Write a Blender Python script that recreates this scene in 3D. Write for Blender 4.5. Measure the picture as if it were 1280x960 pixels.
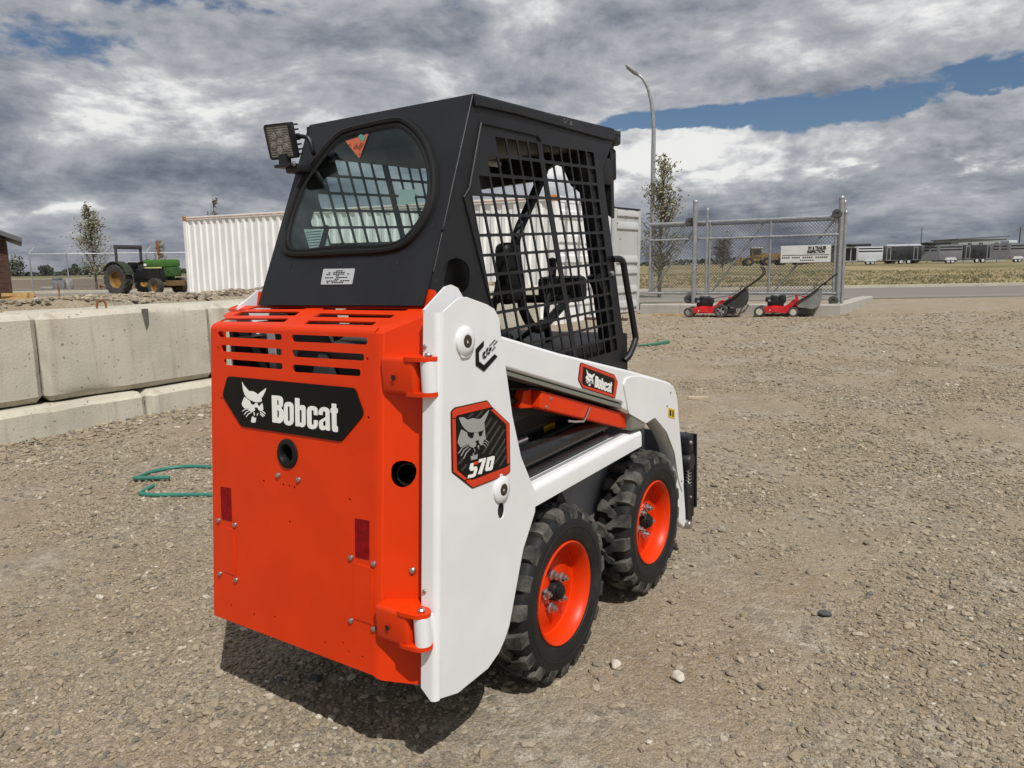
import bpy, bmesh, math, random
import numpy as np
from mathutils import Vector, Matrix, Euler, noise as mnoise
random.seed(7); rng = np.random.default_rng(11)
sc = bpy.context.scene
for o in list(bpy.data.objects): bpy.data.objects.remove(o)
R = math.radians
# ------------------------------------------------------------------ camera
CAM=Vector((1.557644,-1.980579,1.326326)); CR=Vector((0.833130,0.552820,-0.016850)); CU=Vector((-0.072391,0.139200,0.987615)); CF=Vector((-0.548319,0.821592,-0.155991)); LENS=26.1136; TILT=(0.02595,-0.01171); YAW=-0.588501
cd = bpy.data.cameras.new('camera'); cam = bpy.data.objects.new('camera', cd); sc.collection.objects.link(cam)
cd.sensor_width = 36; cd.lens = LENS; cd.clip_start = .05; cd.clip_end = 6000
cam.matrix_world = Matrix(((CR.x,CU.x,-CF.x,CAM.x),(CR.y,CU.y,-CF.y,CAM.y),(CR.z,CU.z,-CF.z,CAM.z),(0,0,0,1)))
sc.camera = cam
# ------------------------------------------------------------------ sun, sky
SUN = Vector((.57,-.385,1.0)).normalized()
sl = bpy.data.lights.new('sun','SUN'); sl.energy = 4.15; sl.angle = R(.5); sl.color = (1,.97,.925)
so = bpy.data.objects.new('sun', sl); sc.collection.objects.link(so)
so.rotation_euler = SUN.to_track_quat('Z','Y').to_euler()
sc.view_settings.view_transform = 'Standard'; sc.view_settings.look = 'None'
sc.view_settings.exposure = 0; sc.view_settings.gamma = 1
W = bpy.data.worlds.new('World'); sc.world = W; W.use_nodes = True
wt = W.node_tree; wt.nodes.clear()
class G:                                   # tiny node-graph helper
    def __init__(s, t): s.t = t
    def n(s, ty, **k):
        x = s.t.nodes.new(ty)
        for a,b in k.items(): setattr(x,a,b)
        return x
    def l(s, a, b): s.t.links.new(a,b)
    def put(s, sock, v):
        if hasattr(v,'is_linked') or hasattr(v,'links'): s.l(v,sock)
        else: sock.default_value = v
    def m(s, op, a, b=None, c=None, clamp=False):
        x = s.n('ShaderNodeMath', operation=op, use_clamp=clamp); s.put(x.inputs[0],a)
        if b is not None: s.put(x.inputs[1],b)
        if c is not None: s.put(x.inputs[2],c)
        return x.outputs[0]
    def add(s,a,b): return s.m('ADD',a,b)
    def mul(s,a,b): return s.m('MULTIPLY',a,b)
    def sub(s,a,b): return s.m('SUBTRACT',a,b)
    def smooth(s, v, lo, hi, a=0., b=1.):
        x = s.n('ShaderNodeMapRange', interpolation_type='SMOOTHSTEP'); s.put(x.inputs[0],v)
        s.put(x.inputs[1],lo); s.put(x.inputs[2],hi); x.inputs[3].default_value=a; x.inputs[4].default_value=b
        return x.outputs[0]
    def dot(s, v, k):
        x = s.n('ShaderNodeVectorMath', operation='DOT_PRODUCT'); s.l(v,x.inputs[0]); x.inputs[1].default_value=k
        return x.outputs['Value']
    def noise(s, v, scale, detail=5, rough=.55, dist=0, lac=2.0):
        x = s.n('ShaderNodeTexNoise'); 
        if v is not None: s.l(v,x.inputs['Vector'])
        x.inputs['Scale'].default_value=scale; x.inputs['Detail'].default_value=detail; x.inputs['Roughness'].default_value=rough
        x.inputs['Distortion'].default_value=dist; x.inputs['Lacunarity'].default_value=lac
        return x.outputs[0]
    def gauss(s, x, x0, sx, y, y0, sy):
        a = s.m('POWER', s.m('ABSOLUTE', s.mul(s.sub(x,x0),1/sx)), 2.); b = s.m('POWER', s.m('ABSOLUTE', s.mul(s.sub(y,y0),1/sy)), 2.)
        return s.m('EXPONENT', s.mul(s.add(a,b),-1.))
    def ramp(s, v, stops, interp='LINEAR'):
        x = s.n('ShaderNodeValToRGB'); s.put(x.inputs[0],v); e = x.color_ramp.elements; x.color_ramp.interpolation=interp
        while len(e)<len(stops): e.new(.5)
        for i,(p,c) in enumerate(stops): e[i].position=p; e[i].color=(*c,1)
        return x.outputs[0]
    def mix(s, f, a, b, mode='MIX'):
        x = s.n('ShaderNodeMix', data_type='RGBA', blend_type=mode); s.put(x.inputs[0],f)
        for sock,v in ((x.inputs[6],a),(x.inputs[7],b)):
            if isinstance(v,tuple): sock.default_value=(*v[:3],1)
            else: s.l(v,sock)
        return x.outputs[2]
    def comb(s,x,y,z):
        c = s.n('ShaderNodeCombineXYZ'); s.put(c.inputs[0],x); s.put(c.inputs[1],y); s.put(c.inputs[2],z); return c.outputs[0]
g = G(wt)
D = g.n('ShaderNodeTexCoord').outputs['Generated']
sky = g.n('ShaderNodeTexSky', sky_type='NISHITA', sun_disc=False, sun_elevation=math.asin(SUN.z), sun_rotation=math.atan2(SUN.x,SUN.y), altitude=700, air_density=1.0, dust_density=.6, ozone_density=1.5)
dz = g.dot(D,(0,0,1)); el = g.mul(g.m('ARCSINE',dz),57.2958)
lat = g.dot(D,(math.cos(YAW),-math.sin(YAW),0)); fwd = g.dot(D,(math.sin(YAW),math.cos(YAW),0))
az = g.mul(g.m('ARCTAN2',lat,fwd),57.2958)
zz = g.add(g.m('MAXIMUM',dz,0.),.10)
P = g.comb(g.m('DIVIDE',lat,zz), g.m('DIVIDE',fwd,zz), 0.)
PS = g.comb(g.mul(az,.05), g.mul(el,.105), 3.1)          # direction-space coordinates for upright cumulus heaps
n1 = g.noise(P,.75,10,.62,.25); n2 = g.noise(P,1.3,10,.62,.35); n3 = g.noise(PS,1.6,10,.62,.35); n4 = g.noise(PS,5.,7,.56,.25); n5 = g.noise(PS,13.,5,.5,.3)
nb = g.sub(n3,.5)
PSu = g.comb(g.add(g.mul(az,.05),.05), g.add(g.mul(el,.105),.13), 3.1); lit = g.add(g.sub(n3, g.noise(PSu,1.6,10,.62,.35)), g.mul(g.sub(n4, g.noise(PSu,5.,8,.62,.2)),.45))   # lit tops, shaded bases
bil = g.m('ABSOLUTE', g.sub(g.noise(PS,3.2,9,.62,.3),.5)); bil2 = g.m('ABSOLUTE', g.sub(g.noise(P,2.4,9,.6,.4),.5))   # billowy creases
elc = g.add(g.add(9.75, g.mul(g.sub(az,8.),.055)), g.mul(nb,4.2))
strip = g.m('EXPONENT', g.mul(g.m('POWER', g.m('ABSOLUTE', g.m('DIVIDE', g.sub(el,elc), g.add(1.0,g.mul(g.smooth(az,10,26),.45)))),2.),-1.))
strip = g.mul(g.mul(strip, g.smooth(az,3.5,9.)), g.smooth(az,33.,40.,1.,0.))
strip = g.mul(strip, g.smooth(g.add(n4,g.mul(g.smooth(az,20.,28.,0.,1.),-.04)),.36,.50,.55,1.))
ul = g.m('MAXIMUM', g.gauss(az,-29.,8.5,el,14.2,2.3), g.gauss(az,-22.,13.,el,17.6,1.6))
ul = g.m('MAXIMUM', ul, g.mul(g.gauss(az,-4.,5.,el,19.,2.5),.9))
th = g.add(g.add(.30, g.mul(ul,.175)), g.mul(strip,.40))
cov = g.smooth(g.add(g.add(g.mul(n1,.34),g.mul(n3,.28)),g.add(g.mul(n4,.23),g.mul(n5,.15))), g.sub(th,.035), g.add(th,.055))
bright = g.mul(g.gauss(az,12.,9.,el,7.2,2.0), g.smooth(g.add(n3,g.mul(bil,-.5)),.22,.50,.30,1.15))
bright = g.add(bright, g.mul(g.gauss(az,27.,9.,el,5.6,1.5), g.smooth(n4,.48,.66)))
bright = g.add(bright, g.mul(g.gauss(az,-29.,8.,el,4.4,.9), g.mul(g.smooth(n4,.45,.7),.75)))
bright = g.add(bright, g.mul(g.gauss(az,-28.,13.,el,10.6,2.2), g.mul(g.smooth(n3,.4,.65),.45)))
bright = g.add(bright, g.mul(g.gauss(az,22.,16.,el,19.,2.5), g.mul(g.smooth(n2,.42,.65),.40)))
dark = g.mul(g.gauss(az,-24.,17.,el,6.6,1.5),.95)
dark = g.add(dark, g.mul(g.gauss(az,14.,10.,el,3.6,1.6),.8))
dark = g.add(dark, g.mul(g.gauss(az,30.,14.,el,2.0,2.2),.6))
low = g.smooth(el,0.,6.,1.,0.)
t = g.add(.655, g.mul(g.sub(n2,.5),.25)); t = g.add(t, g.mul(nb,1.0)); t = g.add(t,g.mul(g.sub(n4,.5),.30)); t = g.add(t, g.mul(lit,.50))
t = g.add(t, g.mul(g.sub(.12,bil2),.35)); t = g.add(t, g.mul(g.sub(.12,bil),.25))
t = g.add(t, g.mul(g.sub(n5,.5),.14)); t = g.add(t, g.mul(bright,g.add(.26,g.mul(g.smooth(g.add(g.mul(n4,.6),g.mul(n5,.4)),.38,.62),.22)))); t = g.sub(t, g.mul(dark,.31)); t = g.sub(t, g.mul(low,.10))
cc = g.ramp(g.m('MAXIMUM',g.m('MINIMUM',t,1.),0.), [(0,(.52,.66,.95)),(.25,(1.15,1.36,1.78)),(.5,(2.55,2.76,3.22)),(.75,(4.5,4.65,4.95)),(1,(8.6,8.6,8.5))])
skyc = g.mix(cov, g.mix(1.,sky.outputs[0],(.50,.56,.62),'MULTIPLY'), cc)
skyc = g.mix(g.smooth(el,-1.5,0.), (1.6,1.5,1.35), skyc)
bg = g.n('ShaderNodeBackground'); g.l(skyc,bg.inputs[0]); bg.inputs[1].default_value=.098
ow = g.n('ShaderNodeOutputWorld'); g.l(bg.outputs[0],ow.inputs[0])
# ------------------------------------------------------------------ frames on the machine
def V3(*a): return tuple(a)
def _n(v):
    l=(v[0]**2+v[1]**2+v[2]**2)**.5; return (v[0]/l,v[1]/l,v[2]/l)
# local frames on the machine: origin, u axis, v axis (outward normal = u x v)
FR={'tower':((.45,0,0),(0,1,0),(0,0,1)),
 'gate':((0,-.699,.3),(1,0,0),_n((0,.1112,1))),
 'chamf':((.277,-.699,.3),_n((.118,.066,0)),_n((0,.1112,1))),
 'cabrear':((0,-.470,1.277),(1,0,0),_n((0,.476,1))),
 'cab':((.327,0,0),(0,1,0),(0,0,1)),
 'arm':((.44,0,0),(0,1,0),(0,0,1)),
 'bar':((.42,0,0),(0,1,0),(0,0,1)),
 'gtop':((0,-.601,1.19),(1,0,0),_n((0,.125,.045))),
 'hinge':((.40,-.74,0),(1,0,0),(0,0,1)),
 'left':((-.327,0,0),(0,1,0),(0,0,1)),
}

def frame(k):
    O,U,V = FR[k]; U=Vector(U).normalized(); V=Vector(V); V=(V-U*U.dot(V)).normalized(); N=U.cross(V)
    return Matrix(((U.x,V.x,N.x,O[0]),(U.y,V.y,N.y,O[1]),(U.z,V.z,N.z,O[2]),(0,0,0,1)))
# ------------------------------------------------------------------ mesh builder
def T(x,y,z): return Matrix.Translation((x,y,z))
def RZ(a): return Matrix.Rotation(a,4,'Z')
class MB:
    def __init__(s): s.v=[]; s.f=[]; s.flat=set()
    def add(s, vs, fs, M=None):
        b=len(s.v)
        for v in vs: s.v.append(tuple(M@Vector(v)) if M is not None else tuple(v))
        for f in fs: s.f.append(tuple(i+b for i in f))
        return s
    def box(s, lo, hi, M=None, bev=0, seg=2):
        if bev:
            bm=bmesh.new(); bmesh.ops.create_cube(bm,size=1)
            for v in bm.verts: v.co=Vector([lo[i]+(v.co[i]+.5)*(hi[i]-lo[i]) for i in range(3)])
            bmesh.ops.bevel(bm,geom=bm.edges[:],offset=bev,segments=seg,profile=.5,affect='EDGES'); return s.bm(bm,M)
        x0,y0,z0=lo; x1,y1,z1=hi
        return s.add([(x0,y0,z0),(x1,y0,z0),(x1,y1,z0),(x0,y1,z0),(x0,y0,z1),(x1,y0,z1),(x1,y1,z1),(x0,y1,z1)],
            [(3,2,1,0),(4,5,6,7),(0,1,5,4),(1,2,6,5),(2,3,7,6),(3,0,4,7)],M)
    def bm(s, bm, M=None):
        bm.verts.index_update(); s.add([v.co[:] for v in bm.verts],[[v.index for v in f.verts] for f in bm.faces],M); bm.free(); return s
    def tube(s, pts, r, n=10, closed=False, M=None, caps=True):
        P=[Vector(p) for p in pts]; k=len(P); rr=r if isinstance(r,(list,tuple)) else [r]*k
        vs=[]; fs=[]; up=None
        for i in range(k):
            if closed: d=P[(i+1)%k]-P[i-1]
            else: d=P[min(i+1,k-1)]-P[max(i-1,0)]
            if d.length<1e-9: d=Vector((0,0,1))
            d.normalize()
            if up is None:
                up=Vector((0,0,1)) if abs(d.z)<.9 else Vector((1,0,0))
            up=(up-d*up.dot(d)); up.normalize(); w=d.cross(up)
            for j in range(n):
                a=2*math.pi*(j+.5)/n; vs.append(P[i]+(up*math.cos(a)+w*math.sin(a))*rr[i])
        for i in range(k if closed else k-1):
            for j in range(n):
                a=i*n+j; b=i*n+(j+1)%n; c=((i+1)%k)*n+(j+1)%n; e=((i+1)%k)*n+j
                fs.append((a,b,c,e))
        if not closed and caps: fs.append(tuple(range(n-1,-1,-1))); fs.append(tuple((k-1)*n+j for j in range(n)))
        return s.add(vs,fs,M)
    def cyl(s,a,b,r,r2=None,n=16,M=None): return s.tube([a,b],[r,r if r2 is None else r2],n,M=M)
    def lathe(s, prof, M=None, n=40, closed=False):    # prof: (radius, height) about local z
        vs=[];fs=[];k=len(prof)
        for i in range(n):
            a=2*math.pi*i/n
            for r,h in prof: vs.append((r*math.cos(a),r*math.sin(a),h))
        for i in range(n):
            for j in range(k if closed else k-1):
                a=i*k+j; b=((i+1)%n)*k+j; c=((i+1)%n)*k+(j+1)%k; d=i*k+(j+1)%k
                fs.append((a,b,c,d))
        return s.add(vs,fs,M)
    def prism(s, poly, z0, z1, M=None):
        a=sum(p[0]*q[1]-q[0]*p[1] for p,q in zip(poly,poly[1:]+poly[:1]))
        if a<0: poly=poly[::-1]
        n=len(poly); vs=[(x,y,z0) for x,y in poly]+[(x,y,z1) for x,y in poly]
        fs=[tuple(range(n-1,-1,-1)),tuple(range(n,2*n))]+[(i,(i+1)%n,n+(i+1)%n,n+i) for i in range(n)]
        return s.add(vs,fs,M)
    def plate(s, outer, holes=(), th=.004, M=None, bev=0, top=0):   # flat sheet, front face at local z = top
        cu=bpy.data.curves.new('tmp','CURVE'); cu.dimensions='2D'; cu.fill_mode='BOTH'; cu.resolution_u=1
        cu.extrude=max(th/2-bev,1e-5); cu.bevel_depth=bev; cu.bevel_resolution=1; cu.offset=-bev
        for pl in [outer]+list(holes):
            sp=cu.splines.new('POLY'); sp.points.add(len(pl)-1)
            for i,p in enumerate(pl): sp.points[i].co=(p[0],p[1],0,1)
            sp.use_cyclic_u=True
        ob=bpy.data.objects.new('tmp',cu); me=bpy.data.meshes.new_from_object(ob)
        vs=[(v.co.x,v.co.y,v.co.z-th/2+top) for v in me.vertices]; fs=[tuple(p.vertices) for p in me.polygons]
        for i,p in enumerate(me.polygons):
            if abs(p.normal.z)>.999: s.flat.add(len(s.f)+i)
        bpy.data.objects.remove(ob); bpy.data.curves.remove(cu); bpy.data.meshes.remove(me)
        return s.add(vs,fs,M)
    def sheet(s, outer, holes, th, M=None, top=0):     # like plate, for sheets with very many openings
        from mathutils.geometry import delaunay_2d_cdt
        P=[];E=[];loops=[]
        for pl in [outer]+list(holes):
            b=len(P); P+=[Vector(p[:2]) for p in pl]; n=len(pl); E+=[(b+i,b+(i+1)%n) for i in range(n)]; loops.append((b,n))
        co,ed,fa,*_=delaunay_2d_cdt(P,E,[],0,1e-6)
        def inside(x,y,pl):
            c=False
            for (x1,y1),(x2,y2) in zip(pl,pl[1:]+pl[:1]):
                if (y1>y)!=(y2>y) and x<(x2-x1)*(y-y1)/(y2-y1)+x1: c=not c
            return c
        hb=[(min(p[0] for p in h),max(p[0] for p in h),min(p[1] for p in h),max(p[1] for p in h),h) for h in holes]
        keep=[]
        for f in fa:
            x=sum(co[i].x for i in f)/len(f); y=sum(co[i].y for i in f)/len(f)
            if inside(x,y,outer) and not any(b[0]<x<b[1] and b[2]<y<b[3] and inside(x,y,b[4]) for b in hb): keep.append(f)
        fa=keep
        co=[(c.x,c.y) for c in co]; n=len(co); vs=[(x,y,top) for x,y in co]+[(x,y,top-th) for x,y in co]; fs=[]
        cnt={}
        for f in fa:
            a=sum(co[f[i]][0]*co[f[(i+1)%len(f)]][1]-co[f[(i+1)%len(f)]][0]*co[f[i]][1] for i in range(len(f)))
            f=list(f) if a>0 else list(f)[::-1]
            fs.append(tuple(f)); fs.append(tuple(n+i for i in f[::-1]))
            for i in range(len(f)): cnt[(f[i],f[(i+1)%len(f)])]=1
        for (a,b) in cnt:
            if (b,a) not in cnt: fs.append((b,a,n+a,n+b))
        return s.add(vs,fs,M)
    def text(s, txt, size, M, th=.001, bold=0., align='CENTER', sx=1):
        cu=bpy.data.curves.new('tmp','FONT'); cu.body=txt; cu.size=size; cu.extrude=th/2; cu.offset=bold; cu.align_x=align; cu.align_y='CENTER'; cu.resolution_u=2
        ob=bpy.data.objects.new('tmp',cu); me=bpy.data.meshes.new_from_object(ob)
        vs=[(v.co.x*sx,v.co.y,v.co.z) for v in me.vertices]; fs=[tuple(p.vertices) for p in me.polygons]
        bpy.data.objects.remove(ob); bpy.data.curves.remove(cu); bpy.data.meshes.remove(me)
        return s.add(vs,fs,M)
    def mirror(s): s.v=[(-x,y,z) for x,y,z in s.v]; s.f=[f[::-1] for f in s.f]; return s
    def mesh(s, name, mat, smooth=35):
        me=bpy.data.meshes.new(name); me.from_pydata(s.v,[],s.f); me.materials.append(mat)
        bm=bmesh.new(); bm.from_mesh(me)
        for i,f in enumerate(bm.faces): f.smooth=bool(smooth) and i not in s.flat
        bmesh.ops.remove_doubles(bm,verts=bm.verts,dist=1e-5); bm.to_mesh(me); bm.free()
        if smooth:
            fl=[p.use_smooth for p in me.polygons]; me.set_sharp_from_angle(angle=R(smooth)); me.polygons.foreach_set('use_smooth',fl)
        return me
    def build(s, name, mat, parent=None, label=None, cat=None, group=None, kind=None, smooth=35):
        o=bpy.data.objects.new(name,s.mesh(name,mat,smooth)); sc.collection.objects.link(o)
        if parent: o.parent=parent
        return tag(o,label,cat,group,kind)
def tag(o,label=None,cat=None,group=None,kind=None):
    for k,v in (('label',label),('category',cat),('group',group),('kind',kind)):
        if v: o[k]=v
    return o
def thing(name,label,cat,M=None,group=None):
    o=bpy.data.objects.new(name,None); sc.collection.objects.link(o); o.empty_display_size=.1
    if M is not None: o.matrix_world=M
    return tag(o,label,cat,group)
def inst(src,parent,M=None,name=None):
    o=src.copy(); sc.collection.objects.link(o); o.parent=parent
    if M is not None: o.matrix_basis=M
    return o
def copy_tree(o,parent=None):
    c=o.copy(); sc.collection.objects.link(c); c.parent=parent
    for ch in list(o.children): copy_tree(ch,c)
    return c
def rnd(pl, r, n=4):       # round the corners of a polygon
    out=[]; k=len(pl)
    for i in range(k):
        p=Vector(pl[i][:2]); a=Vector(pl[i-1][:2])-p; b=Vector(pl[(i+1)%k][:2])-p
        ri=r[i] if isinstance(r,(list,tuple)) else r
        t=min(ri,a.length*.45,b.length*.45); A=p+a.normalized()*t; B=p+b.normalized()*t
        for j in range(n+1):
            u=j/n; q=A*(1-u)**2+p*2*u*(1-u)+B*u*u; out.append((q.x,q.y))
    return out
def circle(c,r,n=20,ry=None): return [(c[0]+r*math.cos(2*math.pi*i/n),c[1]+(ry or r)*math.sin(2*math.pi*i/n)) for i in range(n)]
def smooth_path(pts,n=6):
    P=[Vector(p) for p in pts]; out=[]
    for i in range(len(P)-1):
        a=P[max(i-1,0)];b=P[i];c=P[i+1];d=P[min(i+2,len(P)-1)]
        for j in range(n):
            t=j/n; out.append(.5*((2*b)+(c-a)*t+(2*a-5*b+4*c-d)*t*t+(3*b-a-3*c+d)*t**3))
    out.append(P[-1]); return out
# ------------------------------------------------------------------ materials
def mat(name, col, rough=.5, metal=0., var=.12, vscale=6., bump=0., bscale=60., col2=None, c2scale=3., c2lo=.5, c2hi=.65, spec=.5, coat=0., detail=5, rvar=.08, stretch=None, pits=0):
    m=bpy.data.materials.new(name); m.use_nodes=True; h=G(m.node_tree); b=m.node_tree.nodes['Principled BSDF']
    co=h.n('ShaderNodeTexCoord').outputs['Object']
    if stretch:
        mp=h.n('ShaderNodeMapping'); h.l(co,mp.inputs[0]); mp.inputs['Scale'].default_value=stretch; co2=mp.outputs[0]
    else: co2=co
    n=h.noise(co,vscale,detail)
    c=h.mix(h.smooth(n,.3,.7),tuple(x*(1-var) for x in col),tuple(min(x*(1+var),1) for x in col))
    if pits: c=h.mix(h.smooth(h.noise(co,pits,2,.5),.66,.72),c,tuple(x*.45 for x in col)); c=h.mix(h.mul(h.smooth(h.noise(co,5.,7,.7),.45,.75),.4),c,tuple(x*1.18 for x in col))
    if col2: c=h.mix(h.smooth(h.noise(co2,c2scale,7,.65),c2lo,c2hi),c,col2)
    h.l(c,b.inputs['Base Color']); b.inputs['Metallic'].default_value=metal
    h.l(h.add(rough-rvar/2,h.mul(n,rvar)),b.inputs['Roughness']); b.inputs['Specular IOR Level'].default_value=spec
    b.inputs['Coat Weight'].default_value=coat; b.inputs['Coat Roughness'].default_value=.12
    if bump:
        bp=h.n('ShaderNodeBump'); bp.inputs['Strength'].default_value=bump; bp.inputs['Distance'].default_value=.01
        h.l(h.noise(co,bscale,6,.6),bp.inputs['Height']); h.l(bp.outputs[0],b.inputs['Normal'])
    return m
ORANGE=mat('orange_paint',(.63,.034,.0005),.40,var=.05,spec=.28,bump=.035,bscale=9,col2=(.56,.055,.02),c2scale=7,c2lo=.58,c2hi=.9)
WHITE=mat('white_paint',(.70,.705,.71),.36,var=.03,coat=.15,bump=.02,bscale=200,col2=(.62,.60,.55),c2scale=5,c2lo=.60,c2hi=.95)
BLACK=mat('black_powder_coat',(.0095,.010,.012),.44,var=.2,bump=.12,bscale=420,col2=(.026,.025,.024),c2scale=4,c2lo=.55,c2hi=.9,spec=.38)
GLOSSB=mat('gloss_black_paint',(.012,.012,.013),.2,var=.2,col2=(.04,.038,.034),c2scale=8,c2lo=.5,c2hi=.9)
DARK=mat('dark_machinery',(.008,.008,.009),.6,var=.3)
GREYP=mat('grey_body_paint',(.19,.195,.21),.5,var=.1,col2=(.16,.145,.12),c2scale=4,c2lo=.55,c2hi=.85)
RUBBER=mat('tyre_rubber',(.0095,.0095,.0095),.62,var=.25,bump=.15,bscale=90,spec=.35,col2=(.034,.031,.026),c2scale=7,c2lo=.52,c2hi=.8)
TREAD=mat('dusty_tread_rubber',(.030,.029,.027),.8,var=.3,bump=.25,bscale=120,spec=.3,col2=(.125,.115,.098),c2scale=14,c2lo=.40,c2hi=.68)
SEAL=mat('rubber_seal',(.006,.006,.006),.5,var=.2,spec=.3)
WIRE=mat('mesh_wire',(.17,.175,.18),.6,.2,var=.1)
STEEL=mat('zinc_steel',(.45,.44,.42),.38,1.,var=.15)
CHROME=mat('chrome_rod',(.7,.7,.7),.12,1.,var=.05)
GALV=mat('galvanised_steel',(.36,.37,.38),.5,.7,var=.15,vscale=12)
DECALB=mat('decal_black',(.004,.004,.004),.35,var=.1,spec=.2)
DECALW=mat('decal_white',(.78,.78,.75),.4,var=.03)
DECALG=mat('decal_grey',(.30,.30,.29),.4,var=.05)
DECALS=mat('decal_charcoal_stripe',(.035,.034,.033),.35,var=.05)
DECALO=mat('decal_orange',(.56,.035,.006),.35,var=.05)
YELLOWS=mat('yellow_warning',(.62,.42,.01),.4,var=.08)
STICK=mat('paper_sticker',(.55,.55,.55),.5,var=.05)
REDREF=mat('red_reflector',(.20,.002,.004),.5,var=.25,vscale=60,spec=.15)
TEALH=mat('green_hose',(.03,.17,.13),.45,var=.12)
CONC=mat('cast_concrete',(.45,.42,.345),.85,var=.10,vscale=1.6,bump=.35,bscale=55,col2=(.33,.285,.215),c2scale=1.0,c2lo=.5,c2hi=.8,spec=.25,stretch=(9,9,.7),pits=26)
CONT=mat('white_container_paint',(.80,.80,.785),.5,var=.05,vscale=1.3,col2=(.54,.48,.40),c2scale=1.2,c2lo=.57,c2hi=.85,stretch=(3,3,.8))
CONTG=mat('grey_door_paint',(.46,.465,.45),.5,var=.06,vscale=2,col2=(.33,.29,.24),c2scale=2.5,c2lo=.62,c2hi=.85)
RUST=mat('rusty_steel',(.22,.085,.035),.8,.2,var=.3,vscale=9)
WOOD=mat('raw_timber',(.42,.26,.10),.8,var=.2,vscale=8)
BROWN=mat('stained_wood_cladding',(.050,.021,.011),.7,var=.3,vscale=5)
ROOFG=mat('grey_roof_metal',(.10,.10,.105),.5,var=.15)
def glassmat(name,tint,refl=.5,rough=.02):
    m=bpy.data.materials.new(name); m.use_nodes=True; h=G(m.node_tree); m.node_tree.nodes.clear()
    tr=h.n('ShaderNodeBsdfTransparent'); tr.inputs[0].default_value=(*tint,1)
    gl=h.n('ShaderNodeBsdfGlossy'); gl.inputs['Roughness'].default_value=rough; gl.inputs[0].default_value=(.9,.95,.95,1)
    fr=h.n('ShaderNodeFresnel'); ge=h.n('ShaderNodeNewGeometry'); h.l(h.add(1.45,h.mul(ge.outputs['Backfacing'],1/1.45-1.45)),fr.inputs[0])
    mx=h.n('ShaderNodeMixShader'); h.l(h.mul(fr.outputs[0],refl),mx.inputs[0]); h.l(tr.outputs[0],mx.inputs[1]); h.l(gl.outputs[0],mx.inputs[2])
    o=h.n('ShaderNodeOutputMaterial'); h.l(mx.outputs[0],o.inputs[0]); return m
GLASS=glassmat('tinted_glass',(.74,.83,.81),1.)
# ------------------------------------------------------------------ the lie of the land
CX,CY=CAM.x,CAM.y; FH=Vector((math.sin(YAW),math.cos(YAW))); RH=Vector((math.cos(YAW),-math.sin(YAW)))
def ld(x,y):  # lateral / forward distance from the viewpoint
    dx,dy=x-CX,y-CY; return dx*RH.x+dy*RH.y, dx*FH.x+dy*FH.y
def xy(la,de): return CX+la*RH.x+de*FH.x, CY+la*RH.y+de*FH.y
def sst(x,a,b):
    t=min(max((x-a)/(b-a),0),1); return t*t*(3-2*t)
def gh(x,y):
    z=.0155*max(0,min(y,18))*sst(y,0,1.5)
    r2=x*x+(y-.4)**2; z+=math.exp(-r2/1.2)*(.0117*x+.010*min(max(y,0),1))
    la,de=ld(x,y)
    if x<-5.3 and y<10.4:    # backfill banked up behind the block wall, falling away to the yard behind
        m=sst(-x,5.3,5.9)*(1-sst(-x,6.7,9.5))*(1-sst(y,8.8,10.4)); z+=m*(1.08-z+.09*mnoise.noise((x*1.3,y*1.3,0)))
        z=z+(1-sst(y,8,10.4))*sst(-x,7,10)*(.30-z)
    if y>18 or de>22: z=z
    if la>-7: z+=.50*sst(de,44,92)
    else:
        z+=.30*sst(-la,7,14)*sst(de,16,30)*max(0,1-z/.3)
    return z
# ================================================================== the skid-steer loader
SK=thing('skid_steer_loader','compact white and orange skid steer loader with black caged cab parked on the gravel','skid steer', Matrix.Rotation(TILT[1],4,'Y')@Matrix.Rotation(TILT[0],4,'X'))
def shapes(fr, polys, m, name, parent, top, th=.0012, label=None):
    b=MB(); M=frame(fr)
    for pl in polys: b.prism(pl,top-th,top,M)
    return b.build(name,m,parent,label=label,smooth=0)
# ---- tailgate
FG=frame('gate'); FC=frame('chamf'); FT=frame('gtop')
gl=-.408; gr=.262
zt=.885
S1=[[(-0.3746,0.878),(-0.0881,0.8765),(-0.0882,0.86),(-0.3749,0.8614)],[(-0.358,0.8382),(-0.0884,0.8358),(-0.0885,0.8181),(-0.3583,0.8193)],[(-0.3453,0.7974),(-0.0853,0.7962),(-0.0854,0.7785),(-0.3456,0.7796)],
    [(-0.047,0.8764),(0.2366,0.8752),(0.2367,0.8571),(-0.0471,0.8568)],[(-0.0456,0.8351),(0.2257,0.8336),(0.2258,0.8164),(-0.0457,0.8155)],[(-0.0442,0.7948),(0.2133,0.7945),(0.2134,0.7762),(-0.0443,0.774)]]
def squash(q,r=.011): return rnd(q,r,5)
hole0=circle([(-0.0645,0.5464)][0],.031,24)
dots=[circle(c,.0042,8) for c in [(-0.3589,0.6789),(0.2421,0.6733),(0.2369,0.8219),(-0.3736,0.8283),(-0.1685,0.4549),(-0.0841,0.4561),(-0.059,0.4561),(-0.0375,0.4546),(-0.0579,0.355),(0.1763,0.4528),(-0.3229,0.0539),(-0.2151,0.0511),(-0.1228,0.066),(0.0835,0.0441),(0.1525,0.061),(0.175,0.0428),(0.2249,0.0421)]]
tg=MB()
rf=.018
tg.plate([(gl,.004),(gr-.0,.004),(gr,zt),(gl,zt)],[squash(q) for q in S1]+[hole0]+dots,.005,FG,bev=0)
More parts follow.
